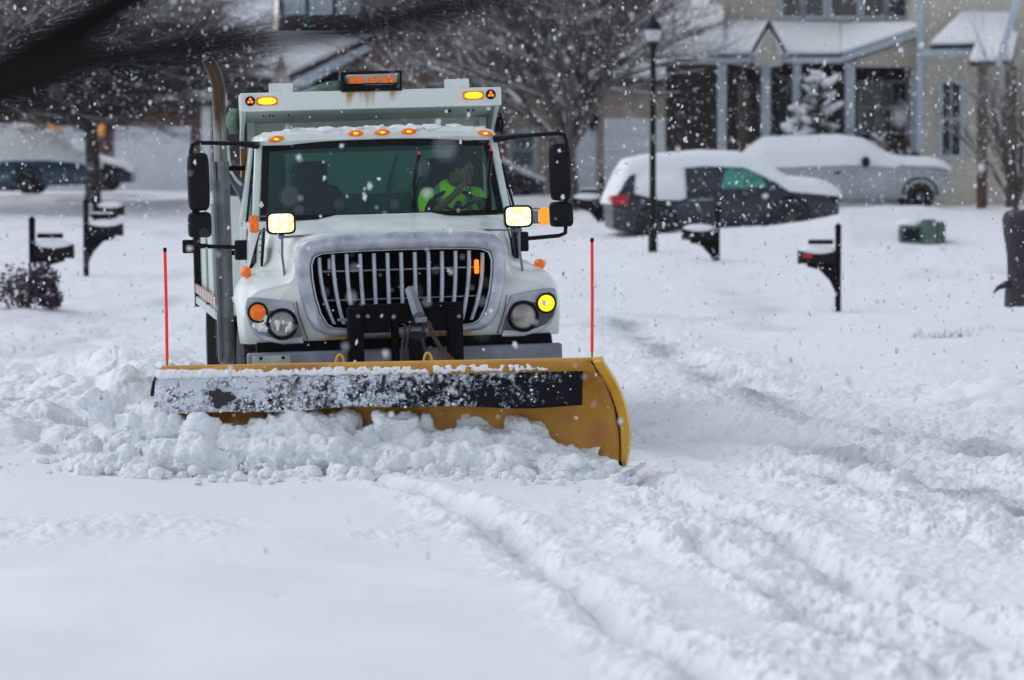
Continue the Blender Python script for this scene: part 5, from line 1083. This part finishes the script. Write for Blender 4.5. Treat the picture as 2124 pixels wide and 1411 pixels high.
# near branch, hanging from a tree whose trunk stands left of the view
nt_ = thing('overhanging_tree', 'dark blurred bough crossing the top left corner close to the lens', 'tree', (-2.6, 5.2, 0))
mb = MB(); mb.tube([(0, 0, -.3), (0, 0, 1.2), (.1, 0, 2.4), (.05, 0, 4.5)], [.26, .2, .17, .12], 12); mb.build('trunk', 'twig', nt_, smooth=60)
def wl(px, py, Y): q = P(px, py, Y); return (q[0]+2.6, q[1]-5.2, q[2])
mb = MB(); mb.tube([(.05, 0, 1.6), wl(-500, 420, 5.1), wl(-200, 290, 5.0), wl(40, 135, 5.0), wl(200, 35, 5.0), wl(330, -45, 5.0), wl(600, -190, 5.1), wl(900, -420, 5.3)], [.07, .042, .035, .032, .028, .024, .018, .012], 12)
mb.build('bough', mat('wet_bark', (.008, .006, .007), .9, spec=.1, bump=.4), nt_, smooth=60)
mb = MB(); mb.tube([wl(-60, 215, 5.0), wl(180, 128, 4.9), wl(420, 92, 4.8), wl(560, 84, 4.75), wl(700, 66, 4.7), wl(850, 35, 4.65), wl(1000, 0, 4.6), wl(1150, -60, 4.6)], [.026, .022, .017, .015, .016, .018, .015, .012], 10)
mb.build('branch', MATS['wet_bark'], nt_, smooth=60)
# purple shrub
def leafy(name, label, cat, c, rad, n, m, size, snowtop=0, extra=()):
    t = thing(name, label, cat, c); mb = MB(); ms = MB()
    for cc, rr_ in [((0, 0, rad[2]), rad)]+list(extra):
        for k in range(n):
            v = Vector((random.gauss(0, 1), random.gauss(0, 1), random.gauss(0, 1))).normalized()*random.uniform(.45, 1.22)
            p = Vector((cc[0]+v.x*rr_[0], cc[1]+v.y*rr_[1], cc[2]+v.z*rr_[2]))
            if p.z < 0: continue
            u = Vector((random.gauss(0, 1), random.gauss(0, 1), random.gauss(0, 1))).normalized(); w = u.cross(v).normalized() if u.cross(v).length > .01 else Vector((1, 0, 0)); s = size*random.uniform(.6, 1.4)
            b = ms if (snowtop and v.z > .1 and random.random() < snowtop) else mb
            b.add([tuple(p-u*s), tuple(p+w*s*.5), tuple(p+u*s), tuple(p-w*s*.5)], [(0, 1, 2, 3)])
    mb.build('foliage', m, t, smooth=0, recalc=False)
    if ms.v: struct(ms.build('caught_snow', 'snow', t, smooth=0, recalc=False), 'stuff')
    mb = MB()
    for k in range(7): a = k*.9; mb.tube([(0, 0, -.1), (math.cos(a)*rad[0]*.5, math.sin(a)*rad[1]*.5, rad[2])], [.02, .008], 5)
    mb.build('stems', 'twig', t); return t
Y_ = 51; c = P(48, 640, Y_)
leafy('shrub', 'dark purple leafed shrub at the left edge below the mailbox', 'shrub', tuple(c), (.42, .35, .30), 1300, 'leafpurple', .032, .22, [((.38, 0, .14), (.16, .15, .14)), ((.28, .05, .42), (.2, .2, .2))])
# snow laden evergreen on the porch front
def evergreen(px, Y, pyb, pyt, wpx, label):
    zb = PZ(pyb, Y); h = PZ(pyt, Y)-zb; w = wpx/F*Y; t = thing('evergreen_shrub', label, 'shrub', (PX(px, Y), Y, zb)); mb = MB(); ms = MB()
    tiers = [(.12, .5), (.25, .46), (.36, .5), (.47, .30), (.60, .26), (.70, .16), (.80, .20), (.90, .12)]
    for f, rw in tiers:
        for k in range(6):
            a = k*1.05+f*9+random.uniform(-.4, .4); rr_ = rw*w*random.uniform(.35, 1.1); cx, cy, cz = math.cos(a)*rr_-.08*w*(f < .5), math.sin(a)*rr_*.8, h*(f+random.uniform(-.07, .07))
            for j in range(60):
                v = Vector((random.gauss(0, 1), random.gauss(0, 1), random.gauss(0, 1))).normalized(); s = .05; p = Vector((cx, cy, cz))+Vector((v.x*.22*w, v.y*.2*w, v.z*.10*h))
                u = Vector((random.gauss(0, 1), random.gauss(0, 1), random.gauss(0, .5))).normalized(); q = u.cross(v)
                mb.add([tuple(p-u*s), tuple(p+q*s*.4), tuple(p+u*s), tuple(p-q*s*.4)], [(0, 1, 2, 3)])
            if random.random() < .65: ms.ell((cx, cy-.05, cz+.05*h), (.15*w*random.uniform(.5, 1.5), .14*w, .040*h*random.uniform(.6, 1.6)), 10, 6, Matrix.Rotation(random.uniform(-.9, .9), 3, 'Y'))
    mb.build('foliage', 'evergreen', t, smooth=0, recalc=False); o = struct(ms.build('snow', 'snow', t, smooth=180), 'stuff')
    mb = MB(); mb.tube([(0, 0, -.1), (0, 0, h*.9)], [.06, .02], 6); mb.build('trunk', 'twig', t)
evergreen(1697, 88, 310, 150, 130, 'tall snow laden evergreen shrub in front of the porch columns')
evergreen(1885, 87.5, 350, 318, 75, 'low snow capped shrub at the foot of the porch, beside the pickup hood')
evergreen(1822, 88.5, 330, 285, 90, 'snowy hedge shrub under the large porch window')
# dry stems poking from the yard
for i, (px, py, lab) in enumerate(((1930, 655, 'sparse dry stems poking through snow at the right verge'), (1985, 640, 'thin curved dry stems right of the sparse stems'))):
    Y = 48; c = P(px, py, Y); t = thing('dry_grass_clump', lab, 'dry plant', (c[0], Y, gz(c[0], Y)-.02)); mb = MB()
    for k in range(26): a = random.uniform(-1.2, 1.2); l = random.uniform(.06, .2); bx_ = random.uniform(-.3, .3); mb.tube([(bx_, random.uniform(-.1, .1), 0), (bx_+math.sin(a)*l, 0, abs(math.cos(a))*l)], [.004, .002], 4)
    mb.build('stems', 'twig2', t)
# ------------------------------------------------------------------ falling snow
flake = bpy.data.materials.new('flake'); flake.use_nodes = True; _nt = flake.node_tree; _nt.nodes.clear()
_o = _nt.nodes.new('ShaderNodeOutputMaterial'); _d = _nt.nodes.new('ShaderNodeBsdfDiffuse'); _t = _nt.nodes.new('ShaderNodeBsdfTranslucent'); _m = _nt.nodes.new('ShaderNodeMixShader')
_d.inputs[0].default_value = _t.inputs[0].default_value = (.97, .98, 1, 1); _m.inputs[0].default_value = .6
_nt.links.new(_d.outputs[0], _m.inputs[1]); _nt.links.new(_t.outputs[0], _m.inputs[2]); _nt.links.new(_m.outputs[0], _o.inputs[0])
def falling():
    random.seed(5); mb_v = []; mb_f = []; r5 = np.random.default_rng(11); n = 62000
    base = np.array([(1, 0, 0), (-1, 0, 0), (0, 1, 0), (0, -1, 0), (0, 0, 1), (0, 0, -1), (.6, .6, .5), (-.6, .5, -.6)], float)
    fc = [(0, 2, 4), (2, 1, 4), (1, 3, 4), (3, 0, 4), (2, 0, 5), (1, 2, 5), (3, 1, 5), (0, 3, 5), (0, 6, 2), (6, 4, 2), (0, 4, 6), (1, 7, 3), (7, 5, 3), (1, 5, 7)]
    Yv = (r5.random(n)*(78**3-5.5**3)+5.5**3)**(1/3); u = r5.uniform(-.26, .26, n); w = r5.uniform(-.115, .085, n)
    X = u*Yv; Z = ZC+w*Yv; ok = Z > .15
    X, Yv, Z = X[ok], Yv[ok], Z[ok]; m = len(X); R = (.0036+.0115*r5.random(m)**3.2)*np.where(Yv > 30, 1.2, 1.0)*np.where(Yv < 14, .9, 1)
    q = base[None]*(1+r5.uniform(-.45, .45, (m, 8, 3))); ang = r5.random(m)*6.28; c, s = np.cos(ang)[:, None], np.sin(ang)[:, None]
    q = np.stack([q[..., 0]*c-q[..., 2]*s, q[..., 1], q[..., 0]*s+q[..., 2]*c], -1); q *= np.stack([R*1.0, R*.8, R*r5.uniform(.6, 1.9, m)], -1)[:, None, :]
    q += np.stack([X, Yv, Z], -1)[:, None, :]
    V = q.reshape(-1, 3); Fc = (np.array(fc)[None]+np.arange(m)[:, None, None]*8).reshape(-1, 3)
    me = bpy.data.meshes.new('falling_snow'); me.from_pydata(V.tolist(), [], Fc.tolist()); me.materials.append(flake); me.shade_smooth()
    o = bpy.data.objects.new('falling_snow', me); COL.objects.link(o); struct(o, 'stuff')
falling()
# ------------------------------------------------------------------ haze
HAZE = True
if HAZE:
    mb = MB(); mb.box(-450, 450, -30, 425, -2.5, 16); o = mb.build('haze', None, None, smooth=0); m = bpy.data.materials.new('snow_haze'); m.use_nodes = True; nt = m.node_tree; nt.nodes.clear()
    ou = nt.nodes.new('ShaderNodeOutputMaterial'); v = nt.nodes.new('ShaderNodeVolumePrincipled'); v.inputs['Color'].default_value = (.93, .95, 1, 1); v.inputs['Density'].default_value = .00016
    nt.links.new(v.outputs[0], ou.inputs['Volume']); o.data.materials.append(m); struct(o, 'stuff')
# ------------------------------------------------------------------ light
w = bpy.data.worlds.new('World'); S.world = w; w.use_nodes = True; nt = w.node_tree; bg = nt.nodes['Background']
sky = nt.nodes.new('ShaderNodeTexSky'); sky.sky_type = 'NISHITA'; sky.sun_disc = False; sky.sun_elevation = math.radians(50); sky.sun_rotation = math.radians(-70)
sky.dust_density = 1.0; sky.air_density = 1.0; sky.altitude = 200
hs_ = nt.nodes.new('ShaderNodeHueSaturation'); hs_.inputs['Saturation'].default_value = .36
nt.links.new(sky.outputs[0], hs_.inputs['Color']); nt.links.new(hs_.outputs[0], bg.inputs[0]); bg.inputs[1].default_value = .15
sl = bpy.data.lights.new('sun', 'SUN'); sl.energy = .5; sl.angle = math.radians(40); sl.color = (1, .985, .97)
so_ = bpy.data.objects.new('sun', sl); COL.objects.link(so_)
el, az = math.radians(50), math.radians(-70)      # sun stands behind and left of the truck
dirv = Vector((math.sin(az)*math.cos(el), math.cos(az)*math.cos(el), math.sin(el))); so_.rotation_euler = dirv.to_track_quat('Z', 'Y').to_euler()
# ------------------------------------------------------------------ camera
cd = bpy.data.cameras.new('camera'); cam = bpy.data.objects.new('camera', cd); COL.objects.link(cam); S.camera = cam
cam.location = (0, 0, ZC); cam.rotation_euler = (math.pi/2-PITCH, 0, 0); cd.sensor_width = 36; cd.lens = F/2124*36; cd.clip_start = .1; cd.clip_end = 1200
cd.dof.use_dof = True; cd.dof.focus_distance = 27.3; cd.dof.aperture_fstop = 2.5
S.view_settings.view_transform = 'Standard'; S.view_settings.look = 'None'; S.view_settings.gamma = 1; S.view_settings.exposure = .25
